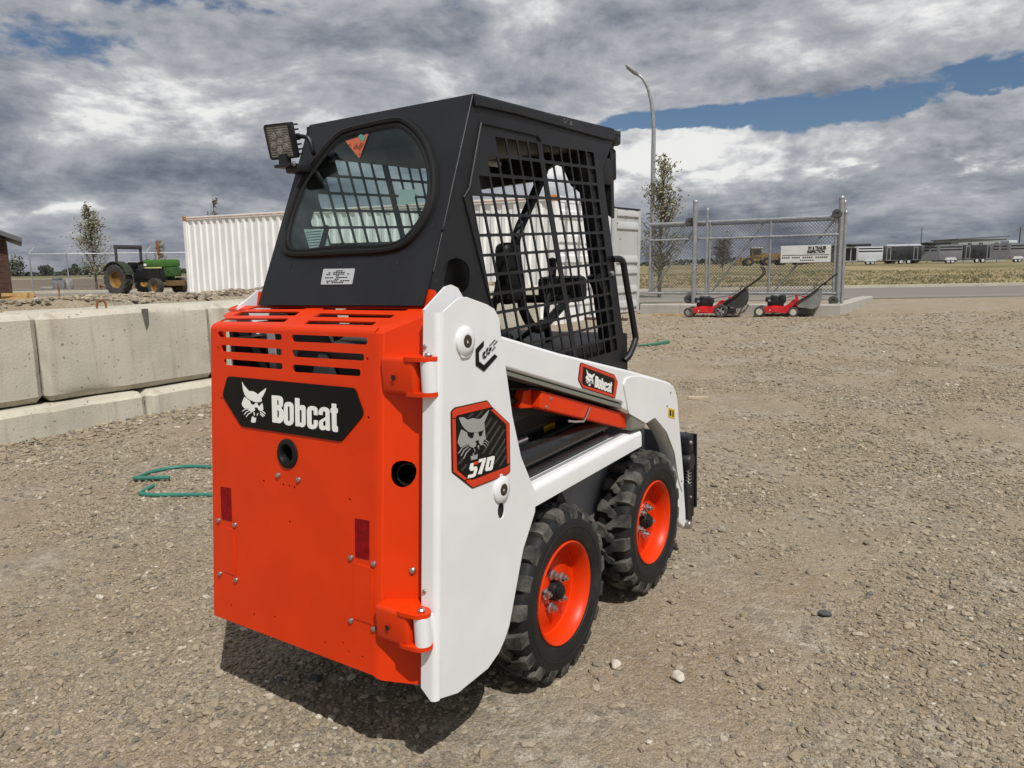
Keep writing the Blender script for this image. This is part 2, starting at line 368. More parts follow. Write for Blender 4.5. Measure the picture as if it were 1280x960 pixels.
# bends: main -> chamfer, main -> top
def bend(b, p0, p1, d0, d1, r=None, n=6):   # strip from edge line p0 (2 points) to p1 (2 points) tangent to d0, d1
    vs=[];fs=[]
    for i in range(n+1):
        t=i/n
        for k in (0,1):
            A=Vector(p0[k]); B=Vector(p1[k]); C=(A+d0*((B-A).length*.5)+B-d1*((B-A).length*.5))/2
            vs.append(A*(1-t)**2+C*2*t*(1-t)+B*t*t)
    for i in range(n): fs.append((2*i,2*i+1,2*i+3,2*i+2))
    b.add(vs,fs)
def gp(u,v,M=FG): return M@Vector((u,v,0))
Ug=Vector(FG.col[0][:3]); Vg=Vector(FG.col[1][:3]); Uc=Vector(FC.col[0][:3]); Vc=Vector(FC.col[1][:3]); Vt=Vector(FT.col[1][:3])
fci=FC.inverted()
def fc(u,v):
    p=fci@(FG@Vector((.277,v,0))+Uc*u); return (p.x,p.y)
cl=.014; cw=.143                                     # chamfer panel start / end along its own u
bend(tg,[gp(gr,.004),gp(gr,zt)],[gp(*fc(cl,-.006),FC),gp(*fc(cl,zt),FC)],Ug,Uc)
ctop=.935
ex=rnd([(c[0],c[1]) for c in [(0.0631,0.5492),(0.0741,0.5627),(0.0955,0.5663),(0.1198,0.5595),(0.1283,0.5446),(0.1238,0.5206),(0.1069,0.5009),(0.0865,0.4949),(0.0679,0.5044),(0.0607,0.5217)]],.01,3)
tg.plate([fc(cl,-.006),fc(cw,-.020),fc(cw,ctop),fc(cl,zt+.003)],[ex],.005,FC)
bend(tg,[gp(gl,zt),gp(gr,zt)],[gp(gl+.004,.014,FT),gp(gr+.006,.014,FT)],Vg,Vt)
# top louvre panel: trapezoid narrowing toward the cab lip
tl=.128
bl=[[(-0.4665,0.1406),(-0.1205,0.1429),(-0.1151,0.1179),(-0.4689,0.1133)],[(-0.4352,0.0959),(-0.1182,0.1013),(-0.1101,0.0744),(-0.4323,0.0666)],[(-0.3982,0.0474),(-0.1153,0.0556),(-0.1118,0.032),(-0.3932,0.025)],
    [(-0.0452,0.1379),(0.2774,0.133),(0.2741,0.113),(-0.0465,0.116)],[(-0.0292,0.0922),(0.2586,0.0881),(0.2582,0.0687),(-0.0312,0.0684)],[(-0.0269,0.0452),(0.2322,0.044),(0.2346,0.0251),(-0.0211,0.0225)]]
top_out=[(gl+.004,.014),(gr+.006,.014),(.392,tl-.022),(.352,tl+.008),(-.352,tl+.008),(-.372,tl-.010)]
tg.plate(top_out,[rnd(q,.006,3) for q in bl],.005,FT)
# small web closing top panel against chamfer
tg.add([gp(gr+.006,.014,FT),gp(.392,tl-.022,FT),gp(*fc(cw,ctop),FC),gp(*fc(cl,zt+.003),FC)],[(0,1,2,3)])
tg.add([gp(gr,zt),gp(gr+.006,.014,FT),gp(*fc(cl,zt+.003),FC),gp(*fc(cl,zt),FC)],[(0,1,2,3)])
tg.lathe([(.0,.016),(.007,.0145),(.0125,.010),(.0155,.003),(.016,0),(.0125,-.010),(0,-.016)],T(*(gp(gr+.004,zt-.002)+Vector((-.001,.016,-.004)))),14)
# cab lip
lipy=(FT@Vector((0,tl+.008,0)))
LM=Matrix(((1,0,0,0),(0,.25,-.968,lipy.y),(0,.968,.25,lipy.z),(0,0,0,1)))
bend(tg,[gp(-.352,tl+.006,FT),gp(.352,tl+.006,FT)],[LM@Vector((-.352,.010,0)),LM@Vector((.352,.010,0))],Vt,Vector((0,.25,.968)))
tg.plate(rnd([(-.352,.010),(.352,.010),(.352,.046),(-.352,.046)],[.001,.001,.024,.006],6),(),.005,LM)
# turned-in left edge and bottom edge
tg.add([gp(gl,.004),gp(gl,zt),FG@Vector((gl+.004,zt,-.05)),FG@Vector((gl+.004,.004,-.05))],[(0,1,2,3)])
tg.add([gp(gl,.004),gp(gr,.004),FG@Vector((gr,.004,-.04)),FG@Vector((gl,.004,-.04))],[(3,2,1,0)])
TG=tg.build('tailgate',ORANGE,SK,smooth=40)
# badge with cat head and lettering
BO=[(-0.326,0.7472),(0.1971,0.7456),(0.2293,0.6808),(0.1479,0.6024),(-0.264,0.6046),(-0.3508,0.6882)]
shapes('gate',[rnd(BO,.012,4)],DECALB,'nameplate',TG,.0035,.003)
HEAD=[[(-0.2565,0.734),(-0.2498,0.726),(-0.2369,0.7167),(-0.2257,0.7099),(-0.2089,0.7106),(-0.1951,0.7069),(-0.1869,0.7024),(-0.1758,0.7093),(-0.1501,0.7234),(-0.1523,0.7154),(-0.1622,0.7013),(-0.1705,0.6929),(-0.1695,0.6844),(-0.1788,0.6816),(-0.1954,0.6796),(-0.2176,0.6838),(-0.2344,0.689),(-0.2456,0.6991),(-0.2523,0.7132)],
 [(-0.2457,0.6919),(-0.2373,0.687),(-0.2232,0.6819),(-0.2188,0.6743),(-0.211,0.6716),(-0.2015,0.6734),(-0.1971,0.6777),(-0.1877,0.6777),(-0.1866,0.671),(-0.1773,0.671),(-0.169,0.6795),(-0.1652,0.6726),(-0.1631,0.6621),(-0.167,0.6565),(-0.1763,0.6554),(-0.1834,0.6598),(-0.1878,0.6645),(-0.1944,0.6657),(-0.2022,0.6626),(-0.199,0.6568),(-0.2068,0.6522),(-0.218,0.6505),(-0.2292,0.6561),(-0.2461,0.6591),(-0.2546,0.6639),(-0.2585,0.6709),(-0.2527,0.6823)],
 [(-0.2577,0.6491),(-0.2462,0.6562),(-0.2246,0.6616),(-0.2246,0.6597),(-0.2445,0.6542),(-0.256,0.6478)],[(-0.2498,0.6406),(-0.2377,0.6507),(-0.219,0.6569),(-0.2185,0.6548),(-0.2349,0.6491),(-0.2475,0.6397)],[(-0.2402,0.6349),(-0.2293,0.6452),(-0.2152,0.6507),(-0.2147,0.6483),(-0.2265,0.6437),(-0.2374,0.634)],
 [(-0.1736,0.6592),(-0.1621,0.6565),(-0.1529,0.6509),(-0.1551,0.6496),(-0.1638,0.6546),(-0.1741,0.657)],[(-0.1758,0.6536),(-0.1654,0.6502),(-0.1557,0.6449),(-0.1579,0.6437),(-0.1676,0.6482),(-0.1764,0.6514)],[(-0.1764,0.6486),(-0.1693,0.6459),(-0.1623,0.6415),(-0.1644,0.6403),(-0.171,0.644),(-0.177,0.6464)],
 [(-0.2137,0.6357),(-0.2081,0.6383),(-0.2042,0.634),(-0.1947,0.6366),(-0.1971,0.6227),(-0.206,0.6201),(-0.2172,0.6216)],[(-0.2057,0.6515),(-0.2013,0.6483),(-0.2013,0.6411),(-0.2041,0.6423)],[(-0.1857,0.6503),(-0.1863,0.6459),(-0.1908,0.6398),(-0.1902,0.6471)]]
LET=[([(-0.1261,0.7049),(-0.0954,0.7056),(-0.0839,0.7029),(-0.0782,0.695),(-0.0794,0.6793),(-0.0862,0.6711),(-0.0774,0.6648),(-0.0759,0.6447),(-0.0796,0.6357),(-0.0907,0.6291),(-0.1235,0.629)],[[(-0.1034,0.6932),(-0.0981,0.6928),(-0.0961,0.6892),(-0.0966,0.6797),(-0.103,0.6778)],[(-0.1031,0.6652),(-0.0973,0.6643),(-0.0952,0.6599),(-0.0958,0.6458),(-0.1027,0.6435)]]),
 ([(-0.0747,0.6796),(-0.071,0.6869),(-0.0617,0.691),(-0.0488,0.6913),(-0.0386,0.6876),(-0.0351,0.6793),(-0.0348,0.638),(-0.0399,0.6306),(-0.0517,0.626),(-0.0641,0.6266),(-0.0729,0.6311),(-0.0755,0.6378)],[[(-0.0592,0.6767),(-0.0556,0.6797),(-0.051,0.678),(-0.0501,0.6407),(-0.0542,0.6373),(-0.0584,0.6393)]]),
 ([(-0.0294,0.7047),(-0.0118,0.7043),(-0.0108,0.6835),(-0.0033,0.6868),(0.0066,0.6866),(0.0126,0.6813),(0.0135,0.6355),(0.007,0.6281),(-0.0035,0.6257),(-0.011,0.6291),(-0.012,0.6273),(-0.0277,0.6272)],[[(-0.0109,0.6709),(-0.0069,0.674),(-0.0024,0.6716),(-0.002,0.6402),(-0.0065,0.6371),(-0.0105,0.6395)]]),
 ([(0.0185,0.675),(0.024,0.6835),(0.0362,0.6875),(0.0508,0.6866),(0.0591,0.6816),(0.061,0.664),(0.0455,0.6637),(0.045,0.6747),(0.0411,0.6771),(0.0362,0.6747),(0.0366,0.6383),(0.041,0.636),(0.0449,0.6383),(0.0455,0.6505),(0.061,0.6502),(0.06,0.6347),(0.0532,0.628),(0.041,0.6248),(0.0268,0.6262),(0.0199,0.6327)],[]),
 ([(0.0634,0.6662),(0.0648,0.678),(0.0725,0.6853),(0.0845,0.6886),(0.0987,0.6864),(0.1053,0.6803),(0.1073,0.6268),(0.0926,0.627),(0.0916,0.6306),(0.0845,0.6263),(0.0749,0.626),(0.0668,0.6303),(0.0648,0.6435),(0.0677,0.6505),(0.0797,0.6566),(0.0907,0.6618),(0.0907,0.6751),(0.0854,0.6777),(0.0797,0.6749),(0.0797,0.6662)],[[(0.0802,0.6469),(0.0907,0.6538),(0.0912,0.6409),(0.0864,0.6371),(0.0812,0.6383)]]),
 ([(0.1137,0.7001),(0.1305,0.6997),(0.1305,0.6883),(0.1365,0.6881),(0.1356,0.6755),(0.131,0.6755),(0.1316,0.6423),(0.1367,0.6401),(0.1367,0.6263),(0.1223,0.6256),(0.1152,0.6299),(0.1138,0.675),(0.1091,0.6753),(0.1091,0.6872),(0.1137,0.6873)]  ,[])]
shapes('gate',HEAD,DECALW,'cat_head_emblem',TG,.0045)
for o_,h_ in LET:
    MB().plate(rnd(o_,.0022,2),h_,.001,FG,top=.0045).build('letter',DECALW,TG,smooth=0)
# rubber plug, exhaust, bolts, reflectors, cover plates
c0=[(-0.0645,0.5464)][0]
MB().lathe([(.023,-.03),(.024,.0),(.027,.006),(.035,.007),(.041,.004),(.042,-.002),(.040,-.004)],FG@T(c0[0],c0[1],0),32).lathe([(.032,-.027),(0,-.028)],FG@T(c0[0],c0[1],0),24).build('rubber_plug',SEAL,TG)
ce=[(0.0905,0.5283)][0]
MB().lathe([(.030,-.10),(.030,.004),(.026,.004),(.026,-.10)],FC@T(ce[0]+.006,ce[1]-.006,-.04),24).build('exhaust_pipe',DARK,TG)
boltm=MB().lathe([(0,.0065),(.003,.0063),(.0062,.004),(.0072,.001),(.0072,-.001)],None,12).mesh('bolt',STEEL)
def bolt(parent,M,s=1.):
    o=bpy.data.objects.new('bolt',boltm); sc.collection.objects.link(o); o.parent=parent; o.matrix_basis=M@Matrix.Scale(s,4); return o
for c in [(-0.1043,0.4806),(-0.0194,0.4794),(-0.3779,0.3068),(-0.3,0.3059),(-0.3741,0.1421),(-0.2963,0.1391),(0.1828,0.2997),(0.2641,0.2994),(0.1835,0.1307),(0.2662,0.1288)]: bolt(TG,FG@T(c[0],c[1],0),1.15)
for c in [(0.1062,0.2836)]: bolt(TG,FC@T(c[0],c[1],0),1.3)
for q in ([(-0.3674,0.4122),(-0.3188,0.4137),(-0.315,0.314),(-0.364,0.3135)],[(0.1968,0.407),(0.2467,0.4086),(0.2474,0.3066),(0.1988,0.305)]):
    MB().prism(q,-.001,.0015,FG).build('reflector',REDREF,TG,smooth=0)
for q in ([(-0.3656,0.2911),(-0.304,0.2907),(-0.3004,0.15),(-0.3601,0.1537)],[(0.1933,0.289),(0.2611,0.2877),(0.2627,0.1385),(0.1946,0.1391)]):
    MB().plate(rnd(q,.002,2),(),.003,FG,bev=.0008,top=.0022).build('cover_plate',ORANGE,TG)
# hinges
for zc_,yc,xc in ((1.080,-.592,.424),(.462,-.676,.424)):
    h=MB(); y0=yc
        # bracket block: swept box with soft edges, prongs above and below the barrel
    h.box((xc-.138,y0-.026,zc_-.047),(xc-.026,y0+.07,zc_+.047),None,bev=.012,seg=3)
    for sgn in (1,-1):
        zz_=zc_+sgn*.043
        h.prism(rnd([(xc-.06,y0-.030),(xc+.004,y0-.026),(xc+.024,y0-.004),(xc+.018,y0+.018),(xc-.06,y0+.05)],.014,4),zz_-.005,zz_+.005)
    H=h.build('hinge_bracket',ORANGE,TG)
    MB().lathe([(.0,.041),(.017,.041),(.021,.037),(.021,-.037),(.017,-.041),(0,-.041)],T(xc,y0,zc_),24).box((xc,y0-.012,zc_-.036),(xc+.016,y0+.06,zc_+.036),None,bev=.006).build('hinge_barrel',WHITE,H)
    MB().lathe([(0,.058),(.006,.057),(.0095,.053),(.0095,.05)],T(xc,y0,zc_),12).build('hinge_pin',STEEL,H)
    MB().lathe([(0,.0006),(.0075,.0006)],Matrix(((1,0,0,xc-.09),(0,0,-1,y0-.0305),(0,1,0,zc_-.004),(0,0,0,1))),14).build('bolt_hole',DARK,H)
# ---- towers (uprights that carry the loader arms)
TO=[(-0.6577,0.2746),(-0.5862,0.2504),(-0.4504,0.2495),(-0.3968,0.2692),(-0.367,0.2934),(-0.3403,0.3246),(-0.255,0.5187),(-0.183,0.6117),(-0.1748,0.6657),(-0.1985,0.7091),(-0.2458,0.7964),(-0.2812,0.9233),(-0.2989,1.0359),(-0.318,1.1387),(-0.3231,1.1948),(-0.3451,1.2221),(-0.3766,1.236),(-0.4606,1.2608),(-0.4847,1.2624),(-0.503,1.2584),(-0.5644,1.2328)]
def tower(mirror):
    b=MB(); FTW=frame('tower')
    def ybk(z): return -.672+.104*(z-.30)
    out=[(ybk(z)+.016 if (z>1.2 and a<-.55) or (z<.3 and a<-.62) else a,z) for a,z in TO]
    b.plate(out,[circle([(-0.3559,0.6716)][0],.0155,18,.023)],.004,FTW,bev=.0015)
    # rear flange with a rounded fold
    z0,z1=.272,1.232
    n=6; rad=.016; vs=[];fs=[]
    for i in range(n+1):
        a=math.pi/2*i/n
        for z in (z0,z1): vs.append((.45-rad+rad*math.cos(a),ybk(z)+rad-rad*math.sin(a),z))
    for z in (z0+.026,z1): vs.append((.402,ybk(z),z))
    for i in range(n+1): fs.append((2*i+2,2*i,2*i+1,2*i+3))
    for z in (z0+.026,z1): vs.append((.402,ybk(z)+.008,z))
    fs+= [(2*n+4,2*n+2,2*n+3,2*n+5)]
    b.add(vs,fs)
    inner=[(ybk(1.22)+.004,1.225),(-.575,1.238),(-.49,1.288),(-.465,1.292),(-.44,1.283),(-.40,1.235),(-.36,1.1),(-.32,.9),(-.30,.7),(-.40,.7),(ybk(.7)+.004,.7)]
    b.plate(inner,(),.006,Matrix(((0,0,1,.406),(1,0,0,0),(0,1,0,0),(0,0,0,1))))
    if mirror: b.v=[(-x*1.03,y+.075,z-.006) for x,y,z in b.v]; b.f=[f[::-1] for f in b.f]
    return b.build('tower',WHITE,SK,smooth=40)
TW=tower(False); TWL=tower(True)
FTW=frame('tower')
for pt in ([(-0.4814,1.1527)][0],[(-0.3532,0.7313)][0]):
    pv=MB().lathe([(.0,.009),(.016,.009),(.017,.011),(.026,.011),(.029,.009),(.034,.008),(.037,.005),(.037,0)],FTW@T(pt[0],pt[1],0),32).prism(rnd([(pt[0]-.020,pt[1]-.040),(pt[0]+.016,pt[1]-.040),(pt[0]+.028,pt[1]-.01),(pt[0]-.030,pt[1]-.01)] if pt[1]>1 else [(pt[0]-.01,pt[1]+.02),(pt[0]+.01,pt[1]+.02),(pt[0]+.004,pt[1]+.044),(pt[0]-.004,pt[1]+.044)],.008,3),0,.005,FTW).build('pivot_cap',WHITE,TW)
    MB().lathe([(0,.006),(.005,.006),(.006,.0125),(.013,.0132),(.0155,.0122),(.0155,.010)],FTW@T(pt[0],pt[1],0),20).build('pivot_bolt',mat('bronze_bolt',(.10,.085,.06),.4,.8),pv)
MB().prism(circle([(-0.3559,0.6716)][0],.022,16,.03),-.03,-.0055,FTW).build('hole',DARK,TW)
for c in ((.408,1.150),(.412,.548),(.412,.50),(.41,.44)): bolt(TW,Matrix(((1,0,0,c[0]),(0,0,-1,-.672+.104*(c[1]-.3)),(0,1,0,c[1]),(0,0,0,1))),.85)
# wheat / chevron decal
WH=[[(-0.4014,1.1445),(-0.4024,1.1317),(-0.4253,1.1188),(-0.426,1.094),(-0.4053,1.0811),(-0.3559,1.1035),(-0.3435,1.0956),(-0.4066,1.0652),(-0.4411,1.0863),(-0.4377,1.1271)]]
WH+=[[(-0.4111,1.1048),(-0.4065,1.114),(-0.3966,1.1173),(-0.3992,1.1085)],[(-0.3949,1.1133),(-0.3902,1.1226),(-0.3821,1.1254),(-0.3863,1.1152)],[(-0.3816,1.1154),(-0.3784,1.1223),(-0.3663,1.1245),(-0.3738,1.1144)],[(-0.4102,1.1001),(-0.4007,1.1049),(-0.3904,1.1035),(-0.3987,1.0985)],[(-0.394,1.1078),(-0.3845,1.1122),(-0.3751,1.111),(-0.3823,1.1063)],
 [(-0.3774,1.1286),(-0.3502,1.1423),(-0.3481,1.1415),(-0.3756,1.1278)],[(-0.3601,1.1281),(-0.3408,1.1375),(-0.3387,1.1365),(-0.3583,1.1272)],[(-0.3682,1.1146),(-0.3517,1.1233),(-0.3496,1.1223),(-0.3664,1.1136)]]
shapes('tower',WH,DECALB,'crop_decal',TW,.0022)
# model plate 
shapes('tower',[rnd([(-0.5527,0.9879),(-0.537,0.9949),(-0.3993,0.9877),(-0.3764,0.9645),(-0.2992,0.9038),(-0.3056,0.7681),(-0.33,0.764),(-0.4818,0.771),(-0.5619,0.8362)],.004,2)],DECALB,'model_plate',TW,.0018)
MP=[[(-0.5486,0.9857),(-0.5351,0.992),(-0.4019,0.9853),(-0.3813,0.9654),(-0.3961,0.9668),(-0.5301,0.9738),(-0.5371,0.9697),(-0.5499,0.971)],[(-0.3728,0.9593),(-0.3035,0.9032),(-0.309,0.7939),(-0.3208,0.7945),(-0.3167,0.9045),(-0.3868,0.9592)],[(-0.5501,0.9691),(-0.5373,0.9665),(-0.543,0.8367),(-0.5032,0.8031),(-0.5138,0.8023),(-0.5575,0.8364)],[(-0.5109,0.7989),(-0.4971,0.7994),(-0.4776,0.793),(-0.3256,0.7868),(-0.3088,0.7898),(-0.3092,0.7707),(-0.3309,0.7667),(-0.4816,0.7738)]]
shapes('tower',MP,DECALO,'plate_border',TW,.0030)
st=[]
for q in ([(-0.4148,0.9169),(-0.3836,0.9366)],[(-0.4181,0.8884),(-0.3593,0.925)],[(-0.4323,0.8509),(-0.3452,0.9077)],[(-0.4012,0.8417),(-0.3255,0.8928)],[(-0.3744,0.8305),(-0.3233,0.8665)],[(-0.3811,0.8097),(-0.3223,0.8449)],[(-0.3564,0.7971),(-0.3227,0.819)],[(-0.5344,0.8498),(-0.511,0.8607)],[(-0.5227,0.8298),(-0.5014,0.8412)],[(-0.4845,0.9588),(-0.4631,0.9658)],[(-0.4503,0.9509),(-0.4216,0.964)]):
    (a,b),(c,d)=q; w=.0042; st.append([(a-w,b+w*.4),(c-w,d+w*.4),(c+w,d-w*.4),(a+w,b-w*.4)])
for q in st: shapes('tower',[q],DECALS,'plate_stripe',TW,.0024,.0008)
H2=[[(-0.5241,0.967),(-0.5044,0.9638),(-0.4894,0.9543),(-0.4642,0.9532),(-0.4436,0.9461),(-0.4318,0.9451),(-0.3941,0.9606),(-0.4024,0.9492),(-0.4184,0.9322),(-0.4174,0.9145),(-0.4273,0.9124),(-0.4535,0.9133),(-0.4854,0.921),(-0.5046,0.9351),(-0.5167,0.9503)],
 [(-0.5159,0.9348),(-0.4944,0.9225),(-0.4908,0.9109),(-0.4778,0.9023),(-0.4685,0.9024),(-0.4628,0.9142),(-0.4465,0.9117),(-0.446,0.9059),(-0.4428,0.8994),(-0.4308,0.8987),(-0.4236,0.9101),(-0.4173,0.916),(-0.4164,0.8968),(-0.4147,0.8877),(-0.4271,0.8847),(-0.4289,0.8749),(-0.4399,0.8761),(-0.4455,0.8838),(-0.4457,0.8928),(-0.4623,0.8915),(-0.4568,0.8847),(-0.4611,0.8783),(-0.4706,0.8763),(-0.4841,0.8824),(-0.4925,0.8915),(-0.5084,0.8911),(-0.5242,0.8907),(-0.534,0.9042),(-0.5285,0.9168)],
 [(-0.5342,0.8775),(-0.5153,0.8891),(-0.4926,0.8896),(-0.4928,0.8882),(-0.5142,0.8871),(-0.5325,0.8759)],[(-0.5243,0.8688),(-0.5097,0.881),(-0.4894,0.8845),(-0.4891,0.8828),(-0.5077,0.8791),(-0.5221,0.8674)],[(-0.5143,0.8595),(-0.5019,0.8717),(-0.4834,0.8788),(-0.4827,0.8769),(-0.4998,0.87),(-0.5121,0.8584)],
 [(-0.4254,0.8881),(-0.4126,0.8839),(-0.4025,0.8748),(-0.404,0.874),(-0.4142,0.8826),(-0.4255,0.8864)],[(-0.4282,0.8829),(-0.4155,0.8785),(-0.4054,0.8687),(-0.4075,0.8681),(-0.4175,0.8772),(-0.4284,0.8812)],[(-0.4306,0.8777),(-0.4208,0.8724),(-0.4132,0.8641),(-0.4152,0.8637),(-0.4229,0.8712),(-0.4312,0.8761)],
 [(-0.4838,0.8581),(-0.4747,0.8558),(-0.4717,0.8636),(-0.4669,0.8538),(-0.4535,0.8562),(-0.4569,0.844),(-0.4824,0.8468)],[(-0.4684,0.8757),(-0.4632,0.8702),(-0.4662,0.8623)],[(-0.4528,0.8757),(-0.4459,0.8781),(-0.4479,0.8659)]]
shapes('tower',H2,DECALG,'cat_head_emblem',TW,.0032)
S7=[[(-0.4855,0.8384),(-0.4739,0.8374),(-0.4748,0.827),(-0.4608,0.8247),(-0.4581,0.8173),(-0.4675,0.8018),(-0.477,0.8001),(-0.5009,0.8039),(-0.497,0.8114),(-0.4763,0.8086),(-0.4714,0.8168),(-0.4884,0.82),(-0.4921,0.8258)],[(-0.4476,0.8402),(-0.4178,0.837),(-0.422,0.8278),(-0.4414,0.7991),(-0.4565,0.8023),(-0.435,0.8305),(-0.4512,0.8324)]]
shapes('tower',S7,DECALW,'numeral',TW,.0034)
MB().plate([(-0.4116,0.8354),(-0.3843,0.8336),(-0.3785,0.83),(-0.392,0.7991),(-0.3972,0.7975),(-0.4217,0.8011),(-0.4249,0.8049)],[[(-0.402,0.825),(-0.3936,0.8243),(-0.4019,0.8077),(-0.4099,0.8077)]],.001,FTW,top=.0034).build('numeral',DECALW,TW,smooth=0)
shapes('tower',[[(-0.4714,0.8391),(-0.4527,0.8371),(-0.4557,0.8292),(-0.4753,0.8323)]],DECALO,'numeral_accent',TW,.0036)
# ---- loader arms
AO=[(-.47,1.19)]+[(-0.2975,1.1448),(0.0074,1.0576),(0.5248,0.9241),(0.7979,0.849),(0.8986,0.8194),(0.9423,0.7953),(0.9688,0.7602),(1.0089,0.5827),(1.0742,0.2151),(1.0771,0.1621),(1.0544,0.1362),(1.0017,0.1762),(0.9832,0.2368),(0.9658,0.3854),(0.9456,0.4858),(0.9043,0.5548),(0.8444,0.6196),(0.7783,0.6705),(0.7202,0.7055),(0.6373,0.7007),(0.4479,0.7945),(0.4468,0.8182),(-0.2885,1.0537)]+[(-.47,1.10)]
def arm(mirror):
    b=MB(); out=rnd(AO,.012,3)
    n=len(out)
    bm=bmesh.new(); M=frame('arm')
    b.plate(out,(),.066,M,bev=.009)
    # proud knuckle plate at the elbow
    if mirror: b.mirror()
    return b.build('loader_arm',WHITE,SK,smooth=50)
AR=arm(False); ARL=arm(True)
KP=[(0.4446,0.8888),(0.4653,0.9058),(0.52,0.9059),(0.5979,0.892),(0.7978,0.8409),(0.8899,0.8126),(0.9333,0.7868),(0.9597,0.7482),(0.9903,0.5868),(1.036,0.3656),(1.0215,0.3155),(0.975,0.3828),(0.9306,0.5139),(0.8444,0.6229),(0.7227,0.7082),(0.6374,0.7023),(0.4879,0.7717)]
MB().plate(rnd(KP,.012,3),(),.006,frame('arm'),bev=.002,top=.0055).build('elbow_plate',WHITE,AR,smooth=40)
FA=frame('arm')
DO=[(0.1415,1.0094),(0.378,0.9333),(0.4049,0.9026),(0.3827,0.85),(0.3747,0.8491),(0.1422,0.9262),(0.1152,0.9569),(0.1313,1.008)]
shapes('arm',[rnd(DO,.003,2)],DECALB,'arm_decal',AR,.0016)
DI=[(0.1492,0.9956),(0.3658,0.9232),(0.3793,0.9139),(0.3654,0.8647),(0.1494,0.934),(0.1371,0.9452)]
MB().plate([(0.1424,1.007),(0.3748,0.9316),(0.4001,0.9034),(0.3796,0.8523),(0.374,0.8521),(0.145,0.9274),(0.1188,0.9566),(0.1349,1.0058)],[DI],.0008,FA,top=.0026).build('decal_border',DECALO,AR,smooth=0)
def remap(polys, frm, dst, src_box, dst_o, dst_u, dst_v):
    # place badge artwork (gate u,v) on another plane: src_box=(u0,v0,du,dv)
    u0,v0,du,dv=src_box
    return [[(dst_o[0]+(u-u0)/du*dst_u[0]+(v-v0)/dv*dst_v[0], dst_o[1]+(u-u0)/du*dst_u[1]+(v-v0)/dv*dst_v[1]) for u,v in pl] for pl in polys]
q=[(0.1615,0.9337),(0.2204,0.9153),(0.1709,0.9829)]; hu=[min(p[0] for pl in HEAD for p in pl),max(p[0] for pl in HEAD for p in pl)]; hv=[min(p[1] for pl in HEAD for p in pl),max(p[1] for pl in HEAD for p in pl)]
A_=remap(HEAD,None,None,(hu[0],hv[0],hu[1]-hu[0],hv[1]-hv[0]),q[0],(q[1][0]-q[0][0],q[1][1]-q[0][1]),(q[2][0]-q[0][0],q[2][1]-q[0][1]))
shapes('arm',A_,DECALW,'cat_head_emblem',AR,.0028)
q=[(0.2239,0.9135),(0.3491,0.8726),(0.2337,0.952)]; al=[p for o_,h_ in LET for p in o_]; lu=[min(p[0] for p in al),max(p[0] for p in al)]; lv=[min(p[1] for p in al),max(p[1] for p in al)]
bx=(lu[0],lv[0],lu[1]-lu[0],lv[1]-lv[0]); du_=(q[1][0]-q[0][0],q[1][1]-q[0][1]); dv_=(q[2][0]-q[0][0],q[2][1]-q[0][1])
for o_,h_ in LET: MB().plate(remap([o_],0,0,bx,q[0],du_,dv_)[0],remap(h_,0,0,bx,q[0],du_,dv_),.0008,FA,top=.0028).build('letter',DECALW,AR,smooth=0)
shapes('arm',[rnd([(0.8586,0.7218),(0.928,0.7015),(0.9276,0.6608),(0.8581,0.6836)],.002,2)],YELLOWS,'warning_label',AR,.0068,.001)
shapes('arm',[[(0.8713,0.711),(0.8886,0.7059),(0.8883,0.6808),(0.871,0.686)],[(0.9016,0.7017),(0.9147,0.698),(0.9144,0.672),(0.9013,0.6764)]],DECALB,'warning_mark',AR,.0074,.0006)
for c in [(0.8852,0.7801),(0.846,0.7309),(1.0029,0.3714)]: bolt(AR,FA@T(c[0],c[1],.005),.7)
# front foot bracket
MB().lathe([(0,.008),(.012,.008),(.018,.002),(.018,-.05)],FA@T(1.075,.155,0),16).build('foot_pin',STEEL,AR)
# ---- orange lift-arm stop stowed under the arm
OB=[(-0.0748,0.9549),(0.5447,0.7539),(0.5612,0.692),(-0.0898,0.9026)]
b=MB(); FB=frame('bar')
b.plate(rnd(OB,.006,3),(),.045,FB,bev=.004)
b.plate(rnd([(-0.1288,0.9608),(-0.0883,0.9585),(-0.0876,0.9009),(-0.1499,0.9119),(-0.1492,0.9214)],.003,2),(),.03,FB,bev=.002,top=-.028)
LS=b.build('lift_arm_stop',ORANGE,SK,smooth=40)
sp=[(.424,)+tuple(p) for p in [(0.2198,0.8433),(0.1965,0.822),(0.176,0.8072),(0.1164,0.8184),(0.0696,0.8309)]]
MB().tube([(.41,)+tuple([(0.2261,0.8435)][0])]+sp,.0042,8).build('staple_handle',CHROME,LS)
for c in [(-0.0227,0.9196),(-0.0503,0.8986)]: bolt(LS,FB@T(c[0],c[1],0),.8)
GM=mat('olive_grey_casting',(.17,.17,.145),.45,var=.08)
MB().plate(rnd([(0.5021,0.7823),(0.616,0.7458),(0.6374,0.7023),(0.6256,0.6844),(0.5134,0.7015)],.006,3),(),.07,FA,bev=.006,top=.002).build('arm_rest_block',GM,SK)
# olive grey strip along the arm's lower edge, hoses and body side
lo=[(-0.2889,1.0493),(0.4419,0.8133),(0.448,0.7974),(-0.2878,1.0381)]
MB().plate([(-.47,1.09)]+[lo[0],lo[1],lo[2],lo[3]]+[(-.47,1.07)],(),.06,FA,top=-.006).build('arm_lower_strip',GM,AR)
